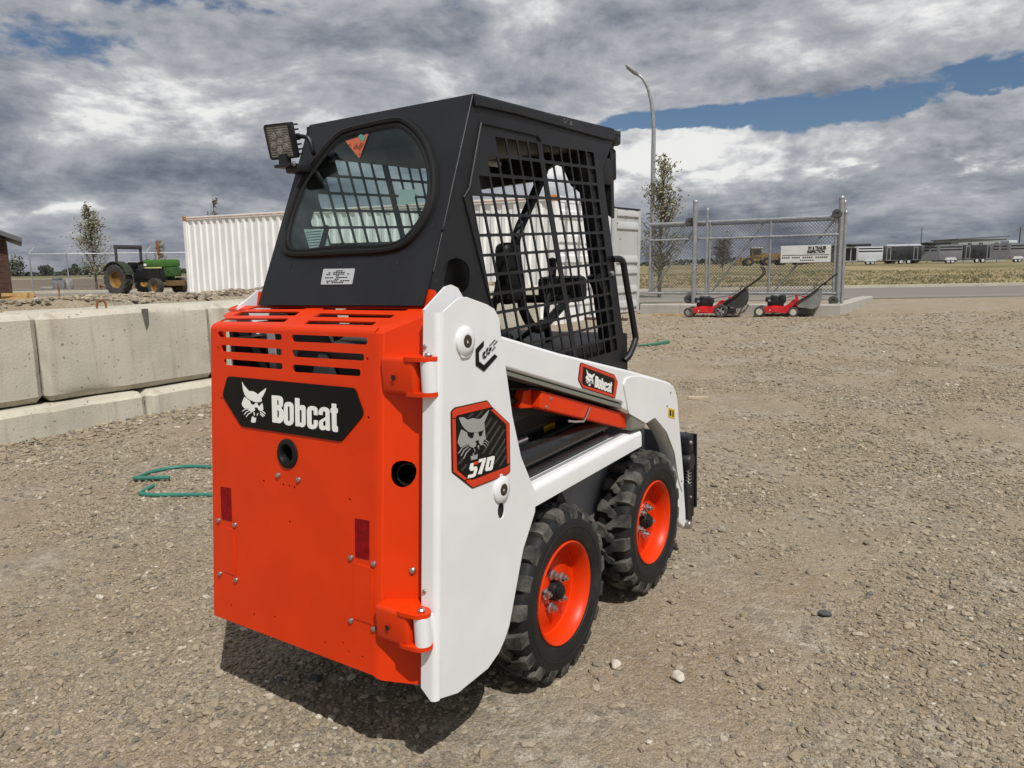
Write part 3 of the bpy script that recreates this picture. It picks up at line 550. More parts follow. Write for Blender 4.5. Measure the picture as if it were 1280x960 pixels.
# ---- fender sill
SO=[(-0.1676,0.6867),(0.5775,0.6863),(0.6044,0.6735),(0.603,0.6236),(-0.1574,0.6168)]
b=MB(); FS=frame('arm'); zs0,zs1=.621,.686
yv=(-.185,.606)
n=6; vs=[];fs=[]
prof=[(.38,zs1)]+[(.418+.022*math.sin(a),zs1-.022+.022*math.cos(a)) for a in [math.pi/2*i/n for i in range(n+1)]]+[(.44,zs0),(.43,zs0)]
for y in yv:
    for x,z in prof: vs.append((x,y,z))
k=len(prof)
for i in range(k-1): fs.append((i,i+1,k+i+1,k+i))
b.add(vs,fs); b.add([(x,yv[1],z) for x,z in prof],[tuple(range(k))])
SIL=b.build('fender_sill',WHITE,SK,smooth=50)
b=MB(); b.box((.295,-.2,.660),(.398,.60,.6835)); b.tube([(.405,-.2,.688),(.405,.50,.688)],.004,8); b.build('fender_shelf',GREYP,SK)
MB().tube(smooth_path([(.335,-.30,.735),(.335,.1,.735),(.335,.45,.735)]),.048,20).tube([(.385,-.3,.70),(.385,.42,.70)],.010,10).build('tilt_cylinder',GLOSSB,SK)
MB().tube([(.325,-.3,.785),(.325,-.03,.785)],.012,12).build('cylinder_rod',CHROME,SK)
MB().tube([(.345,-.30,.985),(.352,.2,.90),(.36,.46,.805)],.011,10).tube([(.37,-.30,.97),(.372,.46,.79)],.008,8).build('hydraulic_hose',SEAL,SK)
# ---- body
b=MB(); b.box((-.292,-.56,.20),(.292,.98,.655),None,bev=.01); b.build('chassis',GREYP,SK)
b=MB(); b.box((-.296,-.40,.658),(.296,.80,1.03)); b.box((-.35,-.56,.30),(.35,-.50,.80)); b.box((.30,-.58,.33),(.355,-.2,.63)); b.box((-.36,-.56,.33),(-.30,-.2,1.15)); b.box((.33,-.54,.80),(.36,-.2,1.16)); b.box((-.36,-.50,.80),(.36,-.30,.94)); b.build('engine_bay_fill',DARK,SK)  # dark body core, plus boxes added to darken the engine bay openings
MB().box((.2965,-.30,.70),(.299,.55,.99)).build('body_side',mat('satin_black_side',(.02,.02,.021),.4),SK)
shapes('bar',[rnd([(y,z) for x,y,z in [(0.3,0.125,0.789),(0.3,0.199,0.789),(0.3,0.196,0.745),(0.3,0.125,0.752)]],.003,2)],YELLOWS,'warning_label',SK,-.1185,.001)
bolt(SK,Matrix(((0,0,1,.2995),(1,0,0,-.10),(0,1,0,.90),(0,0,0,1))),1.2)
b=MB(); b.lathe([(0,.03),(.02,.03),(.026,.02),(.026,0),(.034,0),(.034,-.02)],Matrix(((0,0,1,.31),(1,0,0,-.02),(0,1,0,.565),(0,0,0,1))),16).tube([(.30,-.25,.57),(.31,-.15,.565),(.31,-.03,.56)],.008,8).build('hydraulic_fitting',GM,SK)
b=MB(); b.prism([(.14,.50),(.19,.555),(.27,.43),(.22,.40)],.294,.32,Matrix(((0,0,1,0),(1,0,0,0),(0,1,0,0),(0,0,0,1)))).build('axle_guard',DARK,SK)
MB().box((-.400,-.545,.60),(-.392,-.22,1.185)).build('louvre_blackout',DARK,SK)  # dark plate added to hide the sunlit tower plate behind the louvres
# engine seen through the louvres
b=MB(); b.box((-.30,-.47,.95),(-.05,-.30,1.17),None,bev=.015); b.box((.02,-.52,.98),(.28,-.34,1.16),None,bev=.03); b.build('engine_block',mat('engine_grey',(.05,.05,.053),.5),SK)
TRM=mat('pale_engine_trim',(.34,.34,.34),.4); MB().box((-.235,-.537,1.0),(-.205,-.532,1.19)).build('engine_strap',TRM,SK); MB().tube([(.05,-.53,1.12),(.24,-.53,1.10)],.03,14).build('air_hose',mat('grey_hose',(.045,.045,.048),.4),SK)
MB().box((-.22,-.60,.958),(-.08,-.597,.995)).build('engine_label',STICK,SK)
# ---- quick attach plate at the front
b=MB(); b.box((-.45,1.15,.16),(.442,1.172,.545),None,bev=.004); b.box((.36,1.10,.46),(.445,1.165,.545),None,bev=.012); b.box((.392,1.095,.13),(.440,1.160,.33),None,bev=.008); b.box((.400,1.175,.20),(.450,1.187,.54))
b.lathe([(0,.03),(.035,.03),(.04,.02),(.04,-.02)],Matrix(((0,0,1,.42),(1,0,0,1.125),(0,1,0,.425),(0,0,0,1))),18)
for sx in (-1,1): b.box((sx*.36-.03,1.0,.14),(sx*.36+.03,1.17,.22),None,bev=.005)
QA=b.build('quick_attach',BLACK,SK)
hx=[(.43+.014*math.cos(a*.9),1.125+.014*math.sin(a*.9),.315+a*.0021) for a in range(0,48)]
MB().tube(hx,.003,6).tube([(.43,1.125,.29),(.43,1.125,.42)],.006,8).build('spring',STEEL,QA)
bolt(QA,Matrix(((0,0,1,.4455),(1,0,0,1.115),(0,1,0,.515),(0,0,0,1))),1.4); bolt(QA,Matrix(((0,0,1,.441),(1,0,0,1.13),(0,1,0,.26),(0,0,0,1))),.9)
MB().lathe([(0,.02),(.018,.018),(.022,.006),(.022,-.02)],Matrix(((0,0,1,.43),(1,0,0,1.115),(0,1,0,.135),(0,0,0,1))),16).build('wedge_pin',STEEL,QA)
# ---- wheels
X0=.449
def MX(x,y,z): return Matrix(((0,0,1,x),(1,0,0,y),(0,1,0,z),(0,0,0,1)))    # local z -> machine x
def wheel(name):
    rim=MB().lathe([(.168,-.016),(.1685,-.010),(.165,-.007),(.160,-.010),(.155,-.022),(.150,-.030),(.147,-.050),(.146,-.066),(.144,-.068),(.118,-.070),(.112,-.0665),(.06,-.062),(.034,-.060),(.0,-.060)],None,56).lathe([(.168,-.016),(.150,-.04),(.145,-.10),(.168,-.135)],None,40)
    w=rim.build(name,ORANGE,SK,smooth=38)
    ty=MB().lathe([(.163,-.018),(.172,-.012),(.186,-.006),(.205,-.001),(.226,0),(.244,-.004),(.258,-.011),(.266,-.022),(.268,-.05),(.268,-.095),(.266,-.123),(.258,-.134),(.226,-.145),(.205,-.144),(.172,-.133),(.163,-.127)],None,72,closed=True)
    ty.lathe([(.214,-.0008),(.216,.0012),(.219,.0012),(.221,-.0005)],None,72); ty.lathe([(.178,-.0095),(.180,-.007),(.183,-.007),(.185,-.0065)],None,72)
    ty.build('tyre',RUBBER,w,smooth=40)
    lug=MB(); N=19
    sta=[(-.088,.2835,.030,.115),(-.066,.286,.062,.080),(-.058,.286,.066,.030),(-.024,.283,.078,.0),(-.010,.276,.080,0),(-.0035,.252,.078,0)]
    for side in (0,1):
        for i in range(N):
            th0=2*math.pi*(i+.5*side)/N; vs=[];fs=[]
            for (h,r,hw,sh) in sta:
                hh=h if side==0 else -.145-h
                jit=random.uniform(-.004,.004)
                for (a,rr) in ((th0+sh-hw-.018,.262 if r>.26 else r-.012),(th0+sh-hw,r),(th0+sh+hw,r),(th0+sh+hw+.018,.262 if r>.26 else r-.012)):
                    vs.append((rr*math.cos(a),rr*math.sin(a),hh))
            k=len(sta)
            for j in range(k-1):
                for e in range(3):
                    f=(j*4+e,j*4+e+1,(j+1)*4+e+1,(j+1)*4+e); fs.append(f if side==1 else f[::-1])
            e0=(0,1,2,3); e1=((k-1)*4+3,(k-1)*4+2,(k-1)*4+1,(k-1)*4); fs+= [e0 if side==0 else e0[::-1], e1 if side==0 else e1[::-1]]
            lug.add(vs,fs)
    lug.build('tread',TREAD,w,smooth=25)
    MB().lathe([(0,-.022),(.018,-.022),(.024,-.026),(.025,-.034),(.030,-.036),(.033,-.044),(.034,-.06)],None,20).build('hub',SEAL,w)
    nut=MB().lathe([(0,-.028),(.005,-.029),(.006,-.036),(.0115,-.037),(.013,-.048),(.018,-.051),(.018,-.0605)],None,8).mesh('lug_nut',STEEL)
    for i in range(5):
        o=bpy.data.objects.new('lug_nut',nut); sc.collection.objects.link(o); o.parent=w; a=2*math.pi*i/5+.45; o.matrix_basis=T(.056*math.cos(a),.056*math.sin(a),0)
    MB().lathe([(0,-.0595),(.010,-.059),(.012,-.0605)],T(-.088,.03,0),14).tube([(-.09,.03,-.06),(-.088,.028,-.036)],.004,8).build('valve_stem',DARK,w)
    return w
w=wheel('wheel'); w.matrix_basis=MX(X0,0,.2772)
w2=copy_tree(w,SK); w2.matrix_basis=MX(X0,.721,.2772)@RZ(.5)
for y,a in ((0,.2),(.721,.9)):
    w3=copy_tree(w,SK); w3.matrix_basis=Matrix(((0,0,-1,-X0),(-1,0,0,y),(0,1,0,.2772),(0,0,0,1)))@RZ(a)
# ---- cab
FCR=frame('cabrear'); FCS=frame('cab')
cabout=[(-0.4648,1.2621),(-0.4377,1.3242),(-0.2285,1.7895),(0.616,1.7957),(0.634,1.7512),(0.545,1.6485),(0.7298,0.9115),(0.7454,0.7002),(-0.1532,0.8842),(-0.2471,1.1362),(-0.3871,1.2057)]
cabout=[(a,b) for a,b in cabout]
# screen lattice: row lines fan slightly toward the front, column lines lean with the pillars
def zrow(k,y): f=(y+.253)/.753; return (1.473-.056*k)*(1-f)+(1.482-.0562*k)*f
def ycen(z): return .109+(1.717-z)*.28
def yfrn(z): return .481+(1.694-z)*.232
def yl(z): return -.253+(1.473-z)*.262
holes=[]
def opening(ya,yb,k):    # ya, yb: functions of z ; between row lines k and k+1
    g_=.0043; pts=[]
    zt_=zrow(k,0); 
    for (fy,s,kk,t) in ((ya,1,k,-1),(yb,-1,k,-1),(yb,-1,k+1,1),(ya,1,k+1,1)):
        z=zrow(kk,fy(zrow(kk,0)))+t*g_; y=fy(z)+s*g_; z=zrow(kk,y)+t*g_; pts.append((y,z))
    return rnd(pts,.0045,2)
for k in range(-4,9):
    n0=7
    f0=max(0,-k-1)
    for j in range(n0):
        if j<f0: continue
        fa=lambda z,j=j: yl(z)+(ycen(z)-.010-yl(z))*j/n0
        fb=lambda z,j=j: yl(z)+(ycen(z)-.010-yl(z))*(j+1)/n0
        if zrow(k+1,0)<1.145-.27*(fa(zrow(k,0))+.298)-.05: continue
        holes.append(opening(fa,fb,k))
    for j in range(6):
        fa=lambda z,j=j: ycen(z)+.010+(yfrn(z)+.004-ycen(z)-.010)*j/6
        fb=lambda z,j=j: ycen(z)+.010+(yfrn(z)+.004-ycen(z)-.010)*(j+1)/6
        holes.append(opening(fa,fb,k))
portm=rnd([(c[0],c[1]) for c in [(-0.4012,1.3123),(-0.388,1.3473),(-0.3386,1.3606),(-0.2899,1.3443),(-0.2783,1.3067),(-0.2925,1.2701),(-0.3405,1.2579),(-0.391,1.2761)]],.02,5)
sidep=MB().sheet(cabout,holes+[portm],.004,FCS)
SCR=sidep.build('side_screen',BLACK,SK,smooth=0)
sc2=inst(SCR,SK,Matrix.Scale(-1,4,(1,0,0)))
b=MB()     # welded edges and seams on the screen
def ln(s,r=.004,x=.329): return [(x,)+tuple(p) for p in s]
b.tube(ln([(-0.2656,1.5441),(-0.197,1.7215),(-0.1567,1.723),(0.1,1.7195),(0.1181,1.7059)]),.0045,8)
b.tube(ln([(-0.2656,1.5441),(-0.2929,1.5196),(-0.1951,1.2436),(-0.1386,1.1288)]),.0035,8)
b.tube([(.327,)+tuple(p) for p in [(-0.4377,1.3242),(-0.2285,1.7895)]],.003,8)
b.build('weld_seam',BLACK,SK)
for s in (1,-1):
    # roof rail, pillars
    b=MB(); r0=[(-0.2284,1.7906),(0.6293,1.7986),(0.6342,1.7569),(0.5624,1.7539),(0.0522,1.7645),(-0.0355,1.7662),(-0.2029,1.7639),(-0.229,1.7615)]
    b.plate(rnd(r0,.003,2),(),.012,FCS,bev=.003,top=.010); b.build('roof_rail',BLACK,SK) if s>0 else b.mirror().build('roof_rail',BLACK,SK)
    b=MB()
    zz=[1.70,.93]
    pil=[(yfrn(z)-.040,z) for z in zz]+[(yfrn(z)+.062,z) for z in zz[::-1]]
    b.prism(pil,-.055,-.010,FCS); 
    if s<0: b.mirror()
    b.build('front_pillar',BLACK,SK)
    b=MB(); b.prism([(-.215,1.78),(-.16,1.78),(-.39,1.28),(-.45,1.28)],-.05,-.012,FCS)
    if s<0: b.mirror()
    b.build('rear_pillar',BLACK,SK)
    b=MB(); b.prism([(.50,1.27),(.62,1.30),(.645,1.2),(.56,1.20)],-.05,-.012,FCS)
    if s<0: b.mirror()
    b.build('pillar_gusset',BLACK,SK)
# rear panel with the window cut out
WO=[(-0.2866,0.1383),(-0.3082,0.2169),(-0.2978,0.3484),(-0.2459,0.4475),(-0.1852,0.5184),(-0.1163,0.5388),(0.0493,0.5447),(0.115,0.5269),(0.1962,0.4622),(0.2582,0.3697),(0.2891,0.2558),(0.26,0.1641),(0.1832,0.1131),(-0.0226,0.1077),(-0.2233,0.1113)]
cx_=sum(a for a,b in WO)/len(WO); cy_=sum(b for a,b in WO)/len(WO)
def sc_(pl,d): 
    out=[]
    for a,b in pl:
        v=Vector((a-cx_,b-cy_)); L=v.length; out.append((cx_+v.x*(L-d)/L,cy_+v.y*(L-d)/L))
    return out
_q=[Vector((a,b,0)) for a,b in WO]; _q=_q[-2:]+_q+_q[:3]; _s=smooth_path(_q,4); WOs=[(p.x,p.y) for p in _s[8:8+4*len(WO)]]
rp=[(-.327,-.04),(.327,-.04),(.327,.572),(-.327,.572)]
RP=MB().plate(rp,[sc_(WOs,.012)],.006,FCR,bev=.001).build('rear_panel',BLACK,SK)
RWp=MB(); ring=[]
n=len(WOs)
for d,h in ((0,0),(.004,.010),(.012,.013),(.020,.009),(.022,.004),(.030,.007),(.038,.003)):
    ring.append([(p[0],p[1],h) for p in sc_(WOs,d)])
vs=[p for r_ in ring for p in r_]; fs=[(i*n+j,i*n+(j+1)%n,(i+1)*n+(j+1)%n,(i+1)*n+j) for i in range(len(ring)-1) for j in range(n)]
a_=sum(p[0]*q_[1]-q_[0]*p[1] for p,q_ in zip(WOs,WOs[1:]+WOs[:1]))
if a_<0: fs=[f[::-1] for f in fs]
RW=MB().add(vs,fs,FCR).build('rear_window',SEAL,SK)
MB().plate(sc_(WOs,.032),(),.004,FCR,top=.002).build('glass',GLASS,RW,smooth=0)
tri=[(-0.1309,0.4886),(-0.0393,0.5017),(-0.0498,0.4207)]
MB().prism(rnd(tri,.003,2),.0025,.0032,FCR).build('triangle_sticker',mat('orange_triangle',(.36,.085,.035),.5),RW,smooth=0)
b=MB()
for q in ([(-0.0878,0.459),(-0.0774,0.4765),(-0.0652,0.4562),(-0.0811,0.4553)],[(-0.0671,0.4564),(-0.061,0.4758),(-0.0473,0.4668),(-0.0566,0.4465)],[(-0.1115,0.4751),(-0.1044,0.4757),(-0.1009,0.4708),(-0.108,0.4703)],[(-0.0578,0.4395),(-0.0532,0.4389),(-0.0507,0.4315),(-0.0553,0.432)]):
    b.prism(q,.0034,.0038,FCR)
b.build('sticker_symbol',mat('sticker_brown',(.16,.03,.012),.5),RW,smooth=0)
MB().prism([(-0.0794,0.4985),(-0.0687,0.5043),(-0.046,0.4896),(-0.0554,0.475)],.0034,.004,FCR).build('sticker_emblem',mat('green_tag',(.05,.22,.17),.5),RW,smooth=0)
MB().prism([(-0.2253,0.2093),(-0.1332,0.2038),(-0.0812,0.1356),(-0.1685,0.1345)],-.010,-.0095,FCR).build('paper_notice',STICK,RW,smooth=0)
b=MB(); nl=[(-0.2102,0.1999),(-0.1348,0.1955)]
for i in range(6):
    (x0,y0),(x1,y1)=nl; y=y0-.009*i; b.prism([(x0+.002*i,y),(x1-.01+.002*i,y),(x1-.01+.002*i,y-.0025),(x0+.002*i,y-.0025)],-.0094,-.009,FCR)
b.build('notice_print',DECALS,RW,smooth=0)
MB().prism([(0.1315,0.3106),(0.195,0.306),(0.194,0.2624),(0.1353,0.2619)],-.012,-.0115,FCR).build('paper_notice',STICK,RW,smooth=0)
MB().prism(rnd([(-0.1229,0.2137),(-0.1087,0.21),(-0.108,0.1368),(-0.1245,0.1416)],.003,3),-.006,.001,FCR).build('window_latch',SEAL,RW)
pq=[(-0.0772,0.071),(0.0491,0.0689),(0.054,0.0222),(-0.0714,0.0227)]
IP=MB().prism(rnd(pq,.003,2),.0005,.0022,FCR).build('information_plate',mat('silver_plate',(.50,.51,.52),.4,.3,var=.04),SK,smooth=0)
b=MB(); (xa,ya),(xb,yb),(xc_,yc_),(xd,yd)=pq
for i in range(8):
    t=.13+.105*i; w_=[.30,.62,.74,.12,.80,.14,.82,.62][i]; xm=(xa+xb)/2+(xd-xa)*t; yy=ya+(yd-ya)*t; hw=(xb-xa)*w_/2; nseg=max(2,int(w_*14)); 
    for j in range(nseg):
        if (i*7+j*5)%6==0: continue
        x0=xm-hw+2*hw*j/nseg; b.prism([(x0,yy),(x0+2*hw/nseg*.8,yy),(x0+2*hw/nseg*.8,yy-.0032),(x0,yy-.0032)],.0023,.0026,FCR)
b.build('plate_print',DECALB,IP,smooth=0)
b=MB()
for q in ([(-0.235,0.0949),(-0.2232,0.0946),(-0.2208,0.0784),(-0.2295,0.0759)],[(-0.0198,0.0949),(-0.0092,0.0946),(-0.0064,0.0766),(-0.013,0.0755)],[(0.2009,0.0908),(0.2083,0.0918),(0.2099,0.0768),(0.204,0.0757)]): b.prism(q,.0002,.0008,FCR)
for q in [(0.2962,0.1828),(0.2365,0.2357),(0.3304,0.1761),(0.3504,0.0302)]: b.prism(circle(q,.006,10),.0002,.0008,FCR)
b.build('panel_slots',DARK,SK,kind='stuff')
b=MB()
for q in [(-0.4285,1.3042),(-0.2743,1.6743),(-0.3568,1.4676),(-0.1023,1.775),(-0.1983,1.7287),(0.2113,1.7791),(0.4059,1.7789),(0.599,1.7799),(0.6416,1.5193),(0.6634,1.4611),(0.6821,1.4017),(0.6925,1.1024),(0.7038,1.0135),(-0.3737,1.3928)]: b.prism(circle(q,.0042,8),.0002,.0006 if q[1]<1.74 else .0106,FCS)
b.build('rivet_holes',DARK,SK,kind='stuff')
# paint scratches on the roof rail
b=MB(); rs=random.Random(5)
ra=[(0.1271,1.7933),(0.2117,1.7904)]; rb_=[(0.2542,1.7929),(0.3088,1.7731)]
for (p0,p1),n in ((ra,16),(rb_,14)):
    for i in range(n):
        y=p0[0]+(p1[0]-p0[0])*rs.random(); z=p0[1]+(p1[1]-p0[1])*rs.random(); a=rs.uniform(-.9,.9); L=rs.uniform(.002,.009); w=rs.uniform(.0003,.0009)
        dy,dz=math.cos(a)*L,math.sin(a)*L*.5; b.prism([(y-dy,z-dz),(y+dy*.2,z+dz*.2-w),(y+dy,z+dz),(y-dy*.1,z-dz*.1+w)],.0100,.0104,FCS)
b.build('paint_scratch',mat('bare_scratch',(.36,.35,.34),.5),SK,kind='stuff',smooth=0)
# roof
rb=MB(); rb.box((-.330,-.222,1.772),(.330,.70,1.797),None,bev=.004); rb.box((-.33,.64,1.745),(.33,.705,1.795),None,bev=.012); rb.build('roof',BLACK,SK)
rb=MB(); rb.box((-.318,-.19,1.69),(.318,.28,1.766),None,bev=.02); rb.box((-.318,.28,1.73),(.318,.66,1.766)); rb.build('headliner',DARK,SK)
b=MB(); b.box((.22,.58,1.60),(.31,.66,1.70),None,bev=.01); b.box((.20,.675,1.62),(.314,.695,1.735),None,bev=.01)
b.build('front_lamp_housing',DARK,SK)
b=MB(); b.tube([(.10,-.10,1.665),(.10,.22,1.665)],.010,8); b.build('cab_strip_light',mat('pale_trim',(.5,.48,.42),.4),SK)
MB().prism([(-.31,1.772),(.31,1.772),(.31,1.48),(.216,1.554),(.138,1.614),(.105,1.685),(.07,1.70),(.03,1.685),(-.003,1.645),(-.31,1.634)],-.012,.012,Matrix(((1,0,0,0),(0,0,-1,.66),(0,1,0,0),(0,0,0,1)))).build('front_header',BLACK,SK)
MB().box((.255,-.375,1.20),(.285,-.20,1.42),None,bev=.01).build('port_backing',DARK,SK)  # dark box added behind the side port so the opening looks dark
# cab floor, rear shelf, seat
b=MB(); b.box((-.30,-.05,.80),(.30,.40,.84)); b.box((-.30,-.42,.90),(.30,-.04,1.06)); b.build('cab_floor',DARK,SK)
st_=MB(); st_.box((-.20,-.12,1.03),(.16,.20,1.10),None,bev=.03,seg=3); st_.box((-.2,-.26,1.06),(.16,-.17,1.30),Matrix.Translation((0,0,0)),bev=.035,seg=3)
st_.build('seat',SEAL,SK)
# lap bar: two bent side arms, pads, cross bar
b=MB()
for x in (.20,-.20):
    b.tube(smooth_path([(x,.375,1.70),(x,.33,1.62),(x,.235,1.51),(x,.165,1.43),(x,.150,1.38),(x,.17,1.26),(x,.185,1.17),(x,.27,1.10),(x*.9,.45,1.15),(x*.8,.56,1.185)],5),.0165,12)
b.tube([(.16,.56,1.185),(-.16,.56,1.185)],.0165,12); LB=b.build('lap_bar',SEAL,SK)
for x in (.20,-.20): MB().box((x-.03,.055,1.20),(x+.03,.145,1.40),None,bev=.025,seg=3).build('arm_pad',SEAL,LB)
for x in (.12,-.12):
    cl_=MB(); cl_.tube(smooth_path([(x,.46,.86),(x,.47,1.02),(x+.02,.43,1.13),(x+.01,.50,1.29)],5),.011,10).lathe([(0,.035),(.014,.03),(.016,.0),(.012,-.04),(0,-.042)],T(x+.01,.505,1.31),14); cl_.tube([(x,.46,.9),(x-.02,.2,1.02)],.009,8); cl_.build('control_lever',SEAL,SK)
b=MB(); b.tube([(.26,.05,.98),(.26,.62,.88)],.012,8).tube([(-.26,.02,1.0),(-.26,.66,1.0)],.012,8).tube([(.2,.3,1.12),(-.1,.55,1.0),(-.25,.66,.92)],.011,8); b.build('linkage_rod',SEAL,SK)
b=MB(); b.box((.02,.56,1.17),(.20,.66,1.27),None,bev=.02); b.build('control_console',SEAL,SK)
# grab handle at the front pillar
MB().tube(smooth_path([(.335,.60,1.328),(.345,.635,1.328),(.345,.668,1.312),(.345,.69,1.25),(.345,.765,1.04),(.345,.768,1.005),(.345,.715,.955),(.335,.69,.935)],5),.0125,12).build('grab_handle',BLACK,SK)
bolt(SK,Matrix(((0,0,1,.3285),(1,0,0,.605),(0,1,0,1.276),(0,0,0,1))),1.5)
# work light on its bracket
LMx=Matrix.Translation((-.300,-.372,1.727))@Matrix.Rotation(R(14),4,'Z')@Matrix.Rotation(R(12),4,'X')
b=MB(); b.plate(rnd([(-.047,-.052),(.047,-.052),(.047,.052),(-.047,.052)],.010,4),[rnd([(-.039,-.044),(.039,-.044),(.039,.044),(-.039,.044)],.006,4)],.010,LMx@Matrix.Rotation(R(90),4,'X'),bev=.002)
b.box((-.047,.003,-.052),(.047,.026,.052),LMx,bev=.004)
for i in range(7): b.box((-.042,.026,-.046+.0145*i),(.042,.052,-.041+.0145*i),LMx)
b.box((-.02,.02,-.03),(.02,.062,.03),LMx,bev=.006)
WL=b.build('work_light',BLACK,SK)
lens=glassmat('lamp_lens',(.8,.8,.78),1.6,.06)
MB().box((-.042,-.001,-.047),(.042,.0015,.047),LMx).build('lens',lens,WL,smooth=0)
b=MB(); b.box((-.042,.0020,-.047),(.042,.0024,.047),LMx); b.build('lens_backing',mat('lens_backing',(.13,.135,.14),.4),WL,smooth=0)
b=MB()
for i in range(13): b.box((-.038,.0014,-.043+.0069*i),(.038,.0021,-.0395+.0069*i),LMx)
b.build('reflector_ridges',mat('lamp_reflector',(.42,.43,.43),.3,.3,var=.3,vscale=60),WL,kind='stuff',smooth=0)
b=MB()
for i in range(6):
    a=math.pi/3*i+.3; b.lathe([(.0105,.0),(.0085,.0016),(.006,.0006),(.003,.0022),(0,.0024)],LMx@T(.025*math.cos(a),.0016,.025*math.sin(a))@Matrix.Rotation(R(90),4,'X'),12)
b.lathe([(.0105,.0),(.0085,.0016),(.006,.0006),(.003,.0022),(0,.0024)],LMx@T(0,.0016,0)@Matrix.Rotation(R(90),4,'X'),12)
b.build('led_cell',mat('led_cell',(.55,.55,.53),.15,.6,var=.3,vscale=90),WL)
b=MB(); b.box((-.335,-.372,1.652),(-.262,-.30,1.662),None,bev=.002); b.box((-.318,-.366,1.655),(-.285,-.345,1.69)); b.box((-.312,-.35,1.635),(-.245,-.30,1.66),None,bev=.006)
b.tube(smooth_path([(-.275,-.325,1.745),(-.235,-.315,1.735),(-.225,-.312,1.70),(-.232,-.30,1.69)],5),.007,8)
b.build('light_bracket',BLACK,SK)
bolt(WL,LMx@T(.04,-.006,-.068)@Matrix.Rotation(R(90),4,'X'),1.1)
# ================================================================== surroundings
def gpt(la,de,dz=0.): x,y=xy(la,de); return (x,y,gh(x,y)+dz)
# ---- ground sheets: rings round the viewpoint, fine near it, reaching the horizon
def sheet(name,m,rad,ang,off,kind='structure',extra=None):
    vs=[];fs=[];n=len(ang);k=len(rad)
    for r in rad:
        for a in ang:
            x,y=CX+r*math.sin(a),CY+r*math.cos(a); z=gh(x,y)+off
            if extra: z+=extra(x,y)
            vs.append((x,y,z))
    for i in range(k-1):
        for j in range(n-1): fs.append((i*n+j,i*n+j+1,(i+1)*n+j+1,(i+1)*n+j))
    o=MB(); o.v=vs; o.f=fs
    me=bpy.data.meshes.new(name); me.from_pydata(vs,[],fs); me.materials.append(m); me.polygons.foreach_set('use_smooth',[True]*len(fs))
    ob=bpy.data.objects.new(name,me); sc.collection.objects.link(ob); ob['kind']=kind; return ob
def gravel_mat():
    m=bpy.data.materials.new('packed_gravel'); m.use_nodes=True; h=G(m.node_tree); b=m.node_tree.nodes['Principled BSDF']
    co=h.n('ShaderNodeTexCoord').outputs['Object']
    big=h.noise(co,.55,4,.6); mid=h.noise(co,3.2,6,.62); fine=h.noise(co,38,6,.7)
    vo=h.n('ShaderNodeTexVoronoi'); vo.inputs['Scale'].default_value=70; h.l(co,vo.inputs['Vector'])
    vb=h.n('ShaderNodeTexVoronoi'); vb.inputs['Scale'].default_value=26; h.l(co,vb.inputs['Vector'])
    c=h.mix(h.smooth(mid,.35,.65),(.262,.200,.128),(.340,.272,.185))
    c=h.mix(h.smooth(big,.4,.62),c,h.mix(.6,c,(.29,.24,.175)))
    sep=h.n('ShaderNodeSeparateColor'); h.l(vo.outputs['Color'],sep.inputs[0]); sep2=h.n('ShaderNodeSeparateColor'); h.l(vb.outputs['Color'],sep2.inputs[0])
    st=h.ramp(sep.outputs[0],[(0,(.16,.145,.13)),(.3,(.29,.245,.19)),(.6,(.38,.325,.25)),(.85,(.25,.225,.195)),(1,(.55,.49,.41))])
    c=h.mix(h.mul(h.smooth(fine,.40,.62),.65),c,st)
    st2=h.ramp(sep2.outputs[0],[(0,(.14,.13,.12)),(.4,(.31,.265,.205)),(.8,(.41,.35,.28)),(1,(.56,.51,.43))])
    c=h.mix(h.mul(h.smooth(h.noise(co,1.1,5,.6),.46,.62),.5),c,st2)
    grain=h.noise(co,170,3,.7); c=h.mix(h.smooth(grain,.35,.65),h.mix(1.,c,(.68,.67,.66),'MULTIPLY'),h.mix(1.,c,(1.22,1.22,1.22),'MULTIPLY'))
    h.l(c,b.inputs['Base Color']); b.inputs['Roughness'].default_value=.92; b.inputs['Specular IOR Level'].default_value=.2
    bp=h.n('ShaderNodeBump'); bp.inputs['Strength'].default_value=.9; bp.inputs['Distance'].default_value=.012
    hh=h.add(h.add(h.mul(grain,.5),h.mul(vo.outputs['Distance'],-.5)),h.add(h.mul(fine,.8),h.mul(vb.outputs['Distance'],-.7)))
    h.l(hh,bp.inputs['Height']); h.l(bp.outputs[0],b.inputs['Normal']); return m
GRAV=gravel_mat()
rad=[.0]+list(np.geomspace(.4,60,190))+list(np.geomspace(66,3500,26))
def micro(x,y):
    r=math.hypot(x-CX,y-CY)
    if r>25: return 0
    return .010*mnoise.noise((x*.9,y*.9,1.))+.006*mnoise.noise((x*3,y*3,4.))-.004
sheet('ground',GRAV,rad,[2*math.pi*i/240 for i in range(241)],0,extra=micro)
def field_mat(name,stops,scale,sx=1.,sy=1.,bump=.3,ang=0.,detail=8,dist=.4):
    m=bpy.data.materials.new(name); m.use_nodes=True; h=G(m.node_tree); b=m.node_tree.nodes['Principled BSDF']
    co=h.n('ShaderNodeTexCoord').outputs['Object']; mp=h.n('ShaderNodeMapping'); h.l(co,mp.inputs[0]); mp.inputs['Scale'].default_value=(sx,sy,1); mp.inputs['Rotation'].default_value=(0,0,ang)
    n=h.noise(mp.outputs[0],scale,detail,.65,dist)
    h.l(h.ramp(n,stops),b.inputs['Base Color']); b.inputs['Roughness'].default_value=.95; b.inputs['Specular IOR Level'].default_value=.1
    bp=h.n('ShaderNodeBump'); bp.inputs['Strength'].default_value=bump; bp.inputs['Distance'].default_value=.1; h.l(n,bp.inputs['Height']); h.l(bp.outputs[0],b.inputs['Normal']); return m
